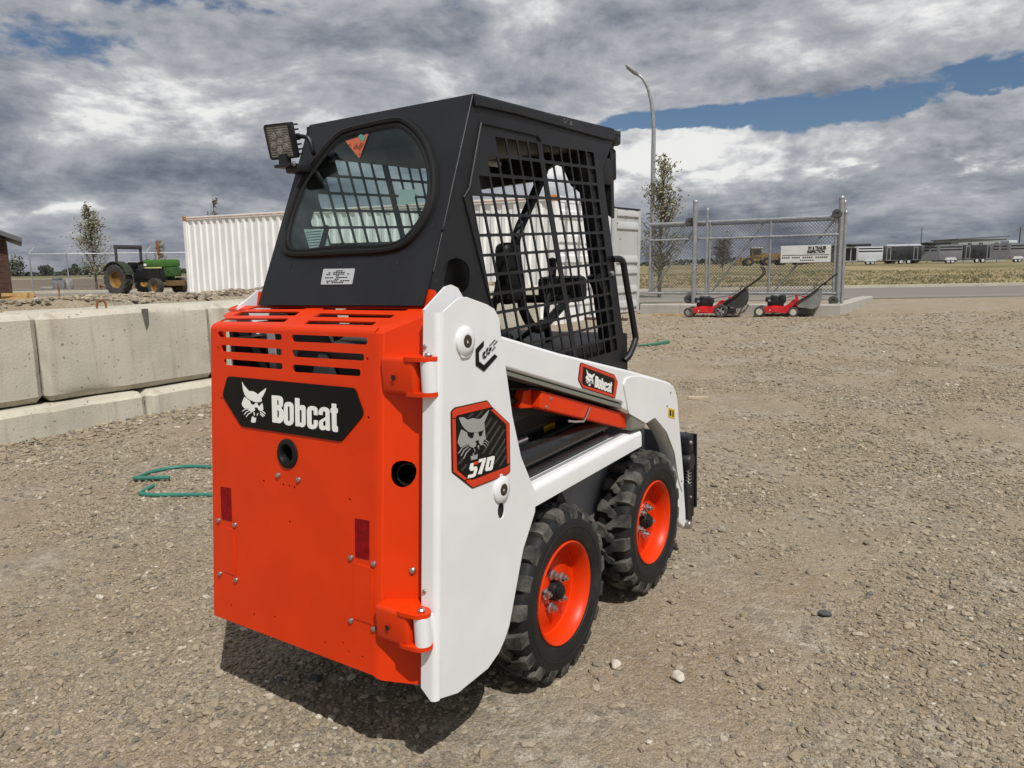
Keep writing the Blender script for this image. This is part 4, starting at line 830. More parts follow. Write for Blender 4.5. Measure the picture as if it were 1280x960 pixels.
def strip_sheet(name,m,la0,la1,d0,d1,off,nl=60,nd=24,geo=False,kind='structure'):
    D_=np.geomspace(d0,d1,nd) if geo else np.linspace(d0,d1,nd); vs=[];fs=[]; L=np.linspace(0,1,nl)
    for d in D_:
        for t in L:
            a,b=(la0(d) if callable(la0) else la0),(la1(d) if callable(la1) else la1); vs.append(gpt(a+(b-a)*t,d,off))
    b=len(vs); vs+=[(x,y,z-.3) for x,y,z in vs[:nl]]; fs+=[(b+j,b+j+1,j+1,j) for j in range(nl-1)]
    for i in range(nd-1):
        for j in range(nl-1): fs.append((i*nl+j,i*nl+j+1,(i+1)*nl+j+1,(i+1)*nl+j))
    me=bpy.data.meshes.new(name); me.from_pydata(vs,[],fs); me.materials.append(m); me.polygons.foreach_set('use_smooth',[i>=nl-1 for i in range(len(fs))])
    ob=bpy.data.objects.new(name,me); sc.collection.objects.link(ob); ob['kind']=kind; return ob
DRY=field_mat('dry_grass',[(.25,(.09,.09,.035)),(.44,(.15,.135,.065)),(.54,(.25,.20,.115)),(.70,(.31,.25,.15))],1.,.10,.16,ang=YAW)
GREENG=field_mat('green_grass',[(.3,(.035,.055,.015)),(.6,(.075,.095,.03)),(.8,(.15,.14,.06))],4)
ASPH=field_mat('asphalt_road',[(.3,(.17,.155,.135)),(.7,(.22,.205,.18))],.8,1,4,.1,ang=YAW)
SOIL=field_mat('tilled_soil',[(.3,(.10,.080,.058)),(.5,(.145,.118,.088)),(.7,(.19,.16,.12))],.05,.25,3.,.2,ang=YAW)
STUB=field_mat('stubble_field',[(.3,(.17,.145,.10)),(.7,(.28,.24,.17))],.06,.3,3.,.2,ang=YAW)
PAST=field_mat('far_pasture',[(.3,(.12,.115,.06)),(.7,(.19,.17,.10))],.05,.3,3.,.2,ang=YAW)
strip_sheet('grass_verge',GREENG,-6,4,18.6,21.0,.012,20,6)
strip_sheet('road',ASPH,-9,120,20.5,28.2,.03,60,6)
strip_sheet('verge_bank',DRY,-12,160,28.6,96,.035,90,40,True)
strip_sheet('paddock',DRY,lambda d:-12-.05*d,lambda d:160+d,96,900,.0+.05,60,20,True)
strip_sheet('yard_lane',ASPH,lambda d:-34,lambda d:-9,36.0,40.5,.02,30,5)
strip_sheet('tilled_field',SOIL,lambda d:-d*1.2,lambda d:-9-.06*d,44,150,.03,40,20,True)
strip_sheet('stubble_field',STUB,lambda d:-d*1.2,lambda d:-18,150,230,.05,40,10,True)
strip_sheet('pasture',PAST,lambda d:-d*1.2,lambda d:-20,230,900,.08,40,10,True)
# road kerb line and lane kerb
def kerbline(name,la0,la1,d,h,w,m,label):
    b=MB(); 
    n=24
    for i in range(n):
        a=la0+(la1-la0)*i/n; c=la0+(la1-la0)*(i+1)/n
        p=[gpt(a,d),gpt(c,d),gpt(c,d+w),gpt(a,d+w)]
        b.add([(x,y,z-.1) for x,y,z in p]+[(x,y,z+h) for x,y,z in p],[(4,5,6,7),(0,1,5,4),(2,3,7,6)])
    return b.build(name,m,label=label,cat='kerb')
kerbline('road_kerb',-9,90,28.25,.13,.25,CONC,'long pale concrete kerb on the far side of the road below the dry grass')
kerbline('lane_kerb',-34,-9,40.6,.16,.3,CONC,'pale kerb behind the gravel mound under the wire fence')
# ---- loose gravel: real stones, scattered with geometry nodes
def stone_mat():
    m=bpy.data.materials.new('gravel_stone'); m.use_nodes=True; h=G(m.node_tree); b=m.node_tree.nodes['Principled BSDF']
    oi=h.n('ShaderNodeObjectInfo').outputs['Random']; co=h.n('ShaderNodeTexCoord').outputs['Object']
    c=h.ramp(oi,[(0,(.12,.115,.108)),(.08,(.19,.165,.130)),(.3,(.265,.212,.145)),(.55,(.33,.268,.185)),(.78,(.39,.328,.24)),(.92,(.27,.215,.15)),(.975,(.48,.42,.335)),(1,(.62,.57,.48))])
    c=h.mix(h.mul(h.smooth(h.noise(co,2.2,4),.4,.65),.35),c,(.32,.265,.19))
    h.l(c,b.inputs['Base Color']); b.inputs['Roughness'].default_value=.85; b.inputs['Specular IOR Level'].default_value=.3
    bp=h.n('ShaderNodeBump'); bp.inputs['Strength'].default_value=.35; bp.inputs['Distance'].default_value=.2; h.l(h.noise(co,4,4),bp.inputs['Height']); h.l(bp.outputs[0],b.inputs['Normal'])
    return m
STONE=stone_mat()
def stone_nodes():
    ng=bpy.data.node_groups.new('gravel_scatter','GeometryNodeTree'); ng.interface.new_socket('Geometry',in_out='INPUT',socket_type='NodeSocketGeometry'); ng.interface.new_socket('Geometry',in_out='OUTPUT',socket_type='NodeSocketGeometry')
    N=ng.nodes; L=ng.links; gi=N.new('NodeGroupInput'); go=N.new('NodeGroupOutput'); jn=N.new('GeometryNodeJoinGeometry')
    for i in range(9):
        ic=N.new('GeometryNodeMeshIcoSphere'); ic.inputs['Radius'].default_value=1; ic.inputs['Subdivisions'].default_value=2 if i<8 else 2
        sp=N.new('GeometryNodeSetPosition'); L.new(ic.outputs['Mesh'],sp.inputs['Geometry'])
        ps=N.new('GeometryNodeInputPosition'); nt=N.new('ShaderNodeTexNoise'); nt.inputs['Scale'].default_value=.8+.15*(i%3); nt.inputs['Detail'].default_value=1.
        ad=N.new('ShaderNodeVectorMath'); ad.operation='ADD'; ad.inputs[1].default_value=(i*7.3,i*3.1,i*1.7); L.new(ps.outputs[0],ad.inputs[0]); L.new(ad.outputs[0],nt.inputs['Vector'])
        sb=N.new('ShaderNodeVectorMath'); sb.operation='SUBTRACT'; sb.inputs[1].default_value=(.5,.5,.5); L.new(nt.outputs['Color'],sb.inputs[0])
        sx=N.new('ShaderNodeVectorMath'); sx.operation='SCALE'; sx.inputs['Scale'].default_value=1.5; L.new(sb.outputs[0],sx.inputs[0]); L.new(sx.outputs[0],sp.inputs['Offset'])
        tf=N.new('GeometryNodeTransform'); tf.inputs['Scale'].default_value=(1.15,.75+.1*(i%3),.42+.08*(i%4)); L.new(sp.outputs[0],tf.inputs['Geometry'])
        sm=N.new('GeometryNodeSetMaterial'); sm.inputs['Material'].default_value=STONE; L.new(tf.outputs[0],sm.inputs['Geometry'])
        gt=N.new('GeometryNodeGeometryToInstance'); L.new(sm.outputs[0],gt.inputs[0]); L.new(gt.outputs[0],jn.inputs[0])
    ip=N.new('GeometryNodeInstanceOnPoints'); L.new(gi.outputs[0],ip.inputs['Points']); L.new(jn.outputs[0],ip.inputs['Instance']); ip.inputs['Pick Instance'].default_value=True
    ri=N.new('FunctionNodeRandomValue'); ri.data_type='INT'; ri.inputs['Min'].default_value=0; ri.inputs['Max'].default_value=8
    L.new(ri.outputs['Value'] if ri.outputs['Value'].type=='INT' else ri.outputs[2],ip.inputs['Instance Index'])
    rv=N.new('FunctionNodeRandomValue'); rv.data_type='FLOAT_VECTOR'; rv.inputs[0].default_value=(-.35,-.35,0); rv.inputs[1].default_value=(.35,.35,6.283); L.new(rv.outputs[0],ip.inputs['Rotation'])
    na=N.new('GeometryNodeInputNamedAttribute'); na.data_type='FLOAT'; na.inputs['Name'].default_value='s'; L.new(na.outputs['Attribute'],ip.inputs['Scale'])
    L.new(ip.outputs[0],go.inputs[0]); return ng
SN=stone_nodes()
def scatter(name,pts,s):
    me=bpy.data.meshes.new(name); me.from_pydata(pts,[],[]); a=me.attributes.new('s','FLOAT','POINT'); a.data.foreach_set('value',s)
    ob=bpy.data.objects.new(name,me); sc.collection.objects.link(ob); ob['kind']='stuff'; md=ob.modifiers.new('scatter','NODES'); md.node_group=SN; return ob
def lane(x,y):      # faint compacted wheel lanes across the yard
    return sum(math.exp(-((x-(x0+.11*(y+2)))/.22)**2) for x0 in (1.55,2.95))*.5+sum(math.exp(-((y-(y0-.25*x))/.3)**2) for y0 in (4.6,6.1))*.35
def patch(x,y): return -lane(x,y)+ mnoise.noise((x*.75,y*.75,9.))+.6*mnoise.noise((x*2.1,y*2.1,3.))
pts=[];ss=[]
def rain(n,d0,d1,smed,smin,smax,sig,thr,amp,lim=.80):
    u=rng.random(n); de=np.sqrt(d0*d0+u*(d1*d1-d0*d0)); la=(rng.random(n)*2-1)*(de*lim+.4); sz=np.clip(np.exp(rng.normal(math.log(smed),sig,n)),smin,smax); pr=rng.random(n)
    for i in range(n):
        x,y=xy(la[i],de[i])
        if x<-4.98 or (y>15.0 and de[i]>15.3): continue
        if pr[i]>thr+amp*patch(x,y): continue
        pts.append((x,y,gh(x,y)+micro(x,y)+sz[i]*.32)); ss.append(float(sz[i]))
rain(120000,1.35,4.2,.0047,.0027,.010,.35,.46,.85)
rain(13000,1.35,4.6,.0082,.006,.018,.33,.44,.85)
rain(650,1.4,5.5,.0135,.010,.021,.22,.55,.5)
rain(95000,4.2,9.0,.0070,.004,.014,.33,.42,1.0,.78)
rain(7000,4.2,11,.014,.010,.024,.28,.42,.9,.78)
rain(26000,9.0,16.5,.014,.010,.026,.3,.45,.8,.75)
for k in range(260):      # loose handfuls of coarser pebbles
    la=random.uniform(-2.4,3.4); de=random.uniform(1.5,6.5); cx0,cy0=xy(la,de); sz0=random.uniform(.009,.015)
    if cx0<-4.6: continue
    for j in range(random.randint(3,14)):
        x=cx0+random.gauss(0,.09); y=cy0+random.gauss(0,.09); s_=sz0*random.uniform(.6,1.25); pts.append((x,y,gh(x,y)+micro(x,y)+s_*.28)); ss.append(s_)
scatter('gravel',pts,ss)
pts2=[];ss2=[]
for i in range(15000):      # coarse stones on the bank behind the wall and at its foot
    if i<12000: y=rng.uniform(-1.5,10.4); x=rng.uniform(-8.6,-5.86); s=float(np.clip(np.exp(rng.normal(math.log(.017),.4)),.009,.045))
    else: y=rng.uniform(-1.,8.); x=-4.98+abs(rng.normal(0,.35)); s=float(np.clip(np.exp(rng.normal(math.log(.014),.35)),.008,.03))
    pts2.append((x,y,gh(x,y)+s*.15)); ss2.append(s)
scatter('gravel',pts2,ss2)
# a few stones that stand out
for la,de,s,c,lb in ((.52,2.22,.021,(.50,.46,.38),'pale cream rounded stone lying alone on the gravel at lower right'),(.33,2.30,.018,(.46,.40,.33),'light pinkish stone near the bottom edge of the picture'),
    (1.16,2.62,.019,(.07,.075,.08),'dark slate grey stone on the gravel at right'),(-.66,2.26,.018,(.055,.057,.06),'dark round stone in front of the orange tailgate shadow'),(1.02,3.5,.022,(.27,.24,.2),'blocky grey brown stone among fine gravel beside the rear wheel')):
    x,y=xy(la,de); bm=bmesh.new(); bmesh.ops.create_icosphere(bm,subdivisions=3,radius=1); sd=random.random()*50
    for v in bm.verts:
        k=1+.35*mnoise.noise(v.co*1.1+Vector((sd,0,0)))+.1*mnoise.noise(v.co*3+Vector((sd,5,0))); v.co=Vector((v.co.x*1.25*k,v.co.y*.95*k,v.co.z*.62*k))*s
    MB().bm(bm,T(x,y,gh(x,y)+s*.30)@RZ(random.random()*6)).build('stone',mat('stone_'+str(round(c[0],3)),c,.85,var=.25,vscale=40,bump=.3,bscale=120),label=lb,cat='stone',smooth=60)
# ---- concrete block wall
def block(lo,hi,label,seed,chips=True):
    o=MB(); bm=bmesh.new(); bmesh.ops.create_cube(bm,size=1)
    ctr=[(lo[i]+hi[i])/2 for i in range(3)]
    for v in bm.verts: v.co=Vector([v.co[i]*(hi[i]-lo[i]) for i in range(3)])
    bmesh.ops.bevel(bm,geom=bm.edges[:],offset=.05,segments=1,profile=.5,affect='EDGES')
    bmesh.ops.subdivide_edges(bm,edges=bm.edges[:],cuts=9,use_grid_fill=True)
    for v in bm.verts:
        q=v.co+Vector((seed*3.1,0,0)); v.co+=Vector((mnoise.noise(q*3),mnoise.noise(q*3+Vector((9,0,0))),mnoise.noise(q*3+Vector((0,9,0)))))*.007
        edge=sum(abs(abs(v.co[i])-(hi[i]-lo[i])/2)<.06 for i in range(3))
        if edge>=2: v.co-=Vector((1 if v.co.x>0 else -1,0,1 if v.co.z>0 else -1))*.030*max(0,mnoise.noise(q*11)-.12)
    o.bm(bm); ob=o.build('concrete_block',CONC,label=label,cat='concrete block',group='stacked blocks of the retaining wall',smooth=30); ob.location=ctr
    return ob
upl=['grey concrete block at the far left edge, upper row of the wall','long pale concrete block with a dark notch mark, upper row, left of the orange tailgate','concrete block of the upper row half hidden behind the orange tailgate','concrete block of the upper row hidden behind the cab','tan concrete block of the upper row seen through the left part of the cab screen','tan concrete block of the upper row seen low through the middle of the cab screen']
yj=[-.72,.955,2.565,4.17,5.78,7.38,8.95]
BL=[]
for i in range(6): BL.append(block((-5.86,yj[i]+.008,.272),(-5.085,yj[i+1]-.008,1.012),upl[i],i))
lol=['lower row concrete block at left, nearest the hose','lower row concrete block half buried beside the tailgate','lower row concrete block behind the skid steer body','lower row concrete block behind the front of the cab','last lower row concrete block before the white container','lower row concrete block beyond the left picture edge']
yk=[-1.5,.16,1.775,3.4,5.0,6.6,8.2]
for i in range(6): block((-5.76,yk[i]+.008,-.45),(-4.985,yk[i+1]-.008,.255),lol[(i-1)%6],i+10)
MB().add([(-5.0795,1.84,1.0),(-5.0795,1.91,1.0),(-5.0795,1.905,.86),(-5.0795,1.875,.80)],[(0,1,2,3)]).build('mark',mat('dark_mark',(.10,.095,.085),.9,var=.3,vscale=20),None,kind=None,smooth=0).parent=BL[1]  # flat dark quad on the block face at the notch
bpy.data.objects['mark'].matrix_parent_inverse=Matrix.Translation(BL[1].location).inverted()
tag(MB().tube(smooth_path([(-5.42,1.62,.98),(-5.42,1.625,1.06),(-5.42,1.66,1.085),(-5.42,1.70,1.06),(-5.42,1.705,.98)],5),.010,8).build('lifting_loop',RUST),'small rusty bent rebar lifting loop on top of the concrete wall','lifting loop')
# ---- green hose and rope
def gz(x,y): return gh(x,y)+micro(x,y)
hp=[(-2.83,.63),(-2.93,.55),(-3.0,.50),(-3.06,.56),(-3.11,.68),(-3.08,.82),(-2.98,.90),(-2.84,.95),(-2.55,1.03),(-2.2,1.0),(-2.02,.84),(-2.1,.68),(-2.33,.56),(-2.5,.46),(-2.62,.39),(-2.72,.37),(-2.77,.44),(-2.80,.50)]
tag(MB().tube(smooth_path([(x,y,gz(x,y)+.012+(.014 if i<3 else 0)) for i,(x,y) in enumerate(hp)],6),.0125,10).build('garden_hose',TEALH),'teal green hose lying in a loop on the gravel left of the orange tailgate','hose')
rp_=[(-2.98,8.1),(-2.86,8.2),(-2.75,8.45),(-2.72,8.75)]
tag(MB().tube(smooth_path([(x,y,gz(x,y)+.02) for x,y in rp_],5),[.012+.02*math.sin(i/25*math.pi)**2 for i in range(26)],8).build('rope_scrap',mat('green_rope',(.03,.13,.09),.7)),'green scrap of rope on the gravel between the cab handle and the mowers','rope')
x,y=-.80,4.70; tag(MB().box((-.09,-.03,0),(.09,.03,.022),T(x,y,gz(x,y))@RZ(.35)).build('wood_offcut',mat('pale_offcut',(.45,.37,.26),.8)),'small pale wood offcut on the gravel right of the loader arm','offcut')
# ---- white shipping container
CW=thing('shipping_container','long white corrugated shipping container behind the cab','container',T(-5.93,10.79,.14)@Matrix.Rotation(R(.9),4,'Y'))
L_=12.19; Wd=2.44; Hc=2.55
def corr(b,p0,du,n,zlo,zhi,nrm,dep,pitch):   # trapezoid corrugated sheet from p0 along du
    vs=[];fs=[]; prof=[]
    for i in range(n):
        for f,d in ((0,0),(.22,0),(.36,1),(.78,1),(.92,0)): prof.append(((i+f)*pitch,d*dep))
    prof.append((n*pitch,0))
    for s,d in prof:
        for z in (zlo,zhi): vs.append((p0[0]+du[0]*s+nrm[0]*-d,p0[1]+du[1]*s+nrm[1]*-d,z))
    for i in range(len(prof)-1): fs.append((2*i,2*i+2,2*i+3,2*i+1))
    b.add(vs,fs)
b=MB(); corr(b,(-L_+.12,.02),(1,0),43,.16,Hc-.10,(0,-1),.036,(L_-.24)/43); b.build('side_wall',CONT,CW,smooth=20)
b=MB()
for (x0,x1) in ((-L_,-L_+.12),(-.12,0)): b.box((x0,0,.0),(x1,.12,Hc)); b.box((x0,Wd-.12,0),(x1,Wd,Hc))
b.box((-L_+.12,.004,Hc-.10),(-.12,.07,Hc-.01)); b.box((-L_+.12,.004,.02),(-.12,.07,.16)); b.box((-.10,.12,Hc-.12),(-.01,Wd-.12,Hc-.01)); b.box((-.10,.12,.02),(-.01,Wd-.12,.16)); b.box((-L_+.01,.1,Hc-.08),(-.02,Wd-.02,Hc-.04)); b.box((-L_+.02,.12,.1),(-L_+.06,Wd-.1,Hc-.1)); b.box((-L_+.1,Wd-.06,.1),(-.1,Wd-.02,Hc-.1)); b.box((-L_+.1,.1,.10),(-.1,Wd-.1,.15))
b.build('frame',CONT,CW)
MB().box((-L_+.13,.0,Hc-.075),(-.13,.0035,Hc-.045)).build('rust_streak',mat('rail_rust',(.50,.33,.25),.7,var=.3),CW)
CRM=mat('rusty_corner',(.40,.17,.05),.7,var=.4,vscale=9)
for x0 in (-L_-.006,-.166):
    for y0 in (-.006,Wd-.164):
        cb=MB().box((x0,y0,Hc-.118),(x0+.172,y0+.17,Hc+.006),None,bev=.008).build('corner_casting',CRM,CW)
for k_,y0 in enumerate((.125,1.225)):
    d=MB(); d.box((-.05,y0,.16),(-.02,y0+1.09,Hc-.12))
    for zc_ in (.45,.78,1.32,1.72,2.2): d.prism([(-.02,zc_-.09),(.012,zc_-.06),(.012,zc_+.06),(-.02,zc_+.09)],y0+.06,y0+1.03,Matrix(((1,0,0,0),(0,0,1,0),(0,1,0,0),(0,0,0,1))))
    dd=d.build('door',CONT,CW)
    for q in (.28,.82):
        MB().tube([(.035,y0+q,.12),(.035,y0+q,Hc-.06)],.018,8).box((.02,y0+q-.04,.9),(.055,y0+q+.04,1.0)).build('lock_rod',GALV,dd)
# opened grey door leaf beyond the container
DL=MB(); DLM=T(.03,Wd+.02,0)@RZ(R(-6))
DL.box((0,0,.10),(.03,1.16,2.42),DLM)
DL.box((.03,0,.10),(.055,.11,2.42),DLM); DL.box((.03,1.05,.10),(.055,1.16,2.42),DLM)
for zc_ in (.28,.62,1.05,1.30,2.05,2.33): DL.prism([(.03,zc_-.10),(.062,zc_-.06),(.062,zc_+.03),(.03,zc_+.10)],.115,1.045,DLM@Matrix(((1,0,0,0),(0,0,1,0),(0,1,0,0),(0,0,0,1))))
DLo=DL.build('open_door',CONTG,CW,label='opened grey door leaf with horizontal ribs beside the container end')
b=MB()
for zc_ in (2.40,2.25,1.17,.55,.15):
    for yy in (.45,.52,.90,.97): b.box((.062,yy,zc_),(.066,yy+.03,zc_+.02),DLM)
b.build('door_rivets',DARK,DLo,kind='stuff')
MB().box((.0,.02,2.425),(.05,1.14,2.455),DLM).build('door_gasket',DARK,DLo)
# ---- concrete kerb at the end of the yard with sliding chain-link gate
KM=mat('kerb_concrete',(.36,.34,.30),.85,var=.1,vscale=3,bump=.2,bscale=40)
KB=thing('concrete_kerb','pale concrete kerb wall behind the two red lawn mowers','kerb')
kp=[xy(-.8+3.1,18.2)]
kA=[(-5.4258,13.797,0.2916),(-4.5193,13.9211,0.2741),(-3.1841,14.2111,0.2736),(-2.0593,14.3606,0.2762),(-1.2953,14.4497,0.2793),(-1.263,15.7337,0.3073),(-1.3209,17.4983,0.3236),(-1.4993,20.2647,0.3243)]
kH=[.22,.22,.22,.22,.22,.21,.17,.10]
for i in range(len(kA)-1):
    a=Vector(kA[i]); c=Vector(kA[i+1]); d=(c-a); d.z=0; d.normalize(); nn=Vector((-d.y,d.x,0))*.24; g_=d*.004
    vs=[]
    for p,hh in ((a+g_,kH[i]),(c-g_,kH[i+1])):
        zb=.20; zt_=gh(p.x,p.y)+hh
        for q,z in ((p,zb-.2),(p,zt_-.02),(p+nn*.08,zt_),(p+nn,zt_),(p+nn,zb-.2)): vs.append((q.x,q.y,z))
    MB().add(vs,[(0,5,6,1),(1,6,7,2),(2,7,8,3),(3,8,9,4),(0,1,2,3,4),(9,8,7,6,5)]).build('kerb_stone',KM,KB,smooth=0)
# sliding gate
gA=[(-5.5033,14.4667,0.6553),(-1.4669,14.8762,0.6527)]; gB=[(-5.5188,14.4563,2.2239),(-1.5349,14.8308,2.2487)]
P0=Vector(gA[0]); P1=Vector(gA[1]); gz0=(P0.z+P1.z)/2; gz1=(gB[0][2]+gB[1][2])/2; GW=(P1-P0).xy.length; gang=math.atan2(P1.y-P0.y,P1.x-P0.x); GH=gz1-gz0
GT=thing('sliding_gate','galvanised chain link sliding gate on rollers behind the red mowers','gate',T(P0.x,P0.y,gz0)@RZ(gang))
def gb(name,pts,r,n=8): return MB().tube(pts,r,n).build(name,GALV,GT)
gb('bottom_rail',[(0,0,0),(GW,0,0)],.032); gb('top_rail',[(0,0,GH),(GW,0,GH)],.036); gb('middle_rail',[(0,-.01,GH*.77),(GW,-.01,GH*.77)],.026)
gb('upper_rail',[(0,.03,GH-.06),(GW,.03,GH-.06)],.018)
for t in (0.005,.345,.665,.985): gb('upright',[(GW*t,0,0),(GW*t,0,GH)],.026)
for a,b_ in ((.02,.27),(.36,.63),(.69,.98)): gb('brace',[(GW*a,.02,0.03),(GW*b_,.02,GH*.97)],.020)
def chain(w,h,pitch,r,M=None,parent=None,mtl=None):
    b=MB(); n=int((w+h)/pitch)
    for s in (1,-1):
        for i in range(n):
            c=i*pitch-h
            x0=max(0,c); x1=min(w,c+h)
            if x1-x0<.02: continue
            if s>0: a_=(x0,0,x0-c); b2=(x1,0,x1-c)
            else: a_=(x0,.006,h-(x0-c)); b2=(x1,.006,h-(x1-c))
            b.tube([a_,b2],r,3,caps=False)
    o=b.build('chain_link_mesh',mtl or WIRE,parent,kind='stuff',smooth=0); return o
chain(GW,GH,.07,.0056,parent=GT)
WHM=mat('dark_roller',(.06,.06,.06),.6)
for x_,z_ in ((GW*.235,GH+.02),(GW-.05,GH+.06),(GW*.235,-.13),(GW-.04,-.14)):
    MB().lathe([(0,.03),(.03,.03),(.035,.045),(.085,.045),(.098,.03),(.098,-.03),(.085,-.045),(0,-.045)],Matrix(((1,0,0,x_),(0,0,-1,-.04),(0,1,0,z_),(0,0,0,1))),24).build('roller',WHM,GT)
for k_ in range(3):
    b=MB(); zz_=GH+.12+.12*k_
    pp=[(GW*.27,.02,zz_-.04),(GW*.98,.02,zz_)]
    b.tube(pp,.003,4)
    for i in range(34): x_=GW*(.27+.71*i/34); b.box((x_-.002,.0,zz_-.07),(x_+.002,.04,zz_+.02)) if False else b.tube([(x_-.015,.02,zz_-.055+.04*(i/34)),(x_+.015,.02,zz_-.005+.04*(i/34))],.0025,3)
    b.build('barbed_wire',GALV,GT,kind='stuff')
SG=[(-2.5933,14.7256,1.6676),(-1.5993,14.7878,1.6478),(-2.5816,14.7334,1.3113)]
s0=Vector(SG[0]); s1=Vector(SG[1]); s2=Vector(SG[2]); su=(s1-s0); sw=su.length; su.normalize(); sh=(s0-s2).length; su.z=0; su.normalize()
SM=Matrix(((su.x,0,su.y,s2.x),(su.y,0,-su.x,s2.y),(0,1,0,s2.z),(0,0,0,1)))@T(0,0,.045)
SB=tag(MB().box((0,0,-.01),(sw,sh,0),SM).build('sign_board',mat('sign_white',(.62,.62,.60),.5,var=.05)),'white sign board with black lettering hung on the sliding gate','sign')
MB().text('RV & TRAILER',sh*.26,SM@T(sw*.73,sh*.82,.003),.001,.004,sx=.62).text('INSPECTION',sh*.26,SM@T(sw*.71,sh*.60,.003),.001,.004,sx=.66).build('lettering',DECALB,SB,smooth=0)
b=MB(); b.box((sw*.04,sh*.415,.001),(sw*.97,sh*.45,.003),SM)
for i in range(22):
    if i in (4,9,15): continue
    b.box((sw*(.03+.042*i),sh*.25,.001),(sw*(.03+.042*i+.028),sh*.335,.003),SM)
for i in range(7): b.box((sw*(.40+.04*i),sh*.10,.001),(sw*(.40+.04*i+.026),sh*.16,.003),SM)
b.build('small_print',DECALS,SB,kind='stuff',smooth=0)
# gate posts
def post(px_list,r,label,cap=True,dz=-.6):
    a,c=[Vector(q) for q in px_list]; c=Vector((a.x,a.y,c.z)); a.z=gh(a.x,a.y)-.1
    b=MB(); b.tube([a,c],r,12); b.lathe([(r+.006,-.03),(r+.006,0),(r*.7,.03),(0,.04)],T(c.x,c.y,c.z),12)
    return tag(b.build('gate_post',GALV),label,'post')
post([(-4.4116,14.4739,0.4889),(-4.4358,14.4577,2.6923)],.055,'thick galvanised gate post at the left roller of the sliding gate')
post([(-4.0842,14.3317,0.5703),(-4.1222,14.3063,2.4928)],.026,'thin galvanised post just right of the left gate roller')
post([(-1.4752,15.051,0.4939),(-1.5665,14.9901,2.6317)],.055,'tall galvanised gate post at the right roller of the sliding gate')
post([(-1.4655,15.358,0.4795),(-1.5559,15.2977,2.5687)],.035,'galvanised post just behind the tall right gate post')
post([(-1.3437,14.8382,0.5053),(-1.4229,14.7854,2.3213)],.03,'outermost thin galvanised post at the right end of the gate')
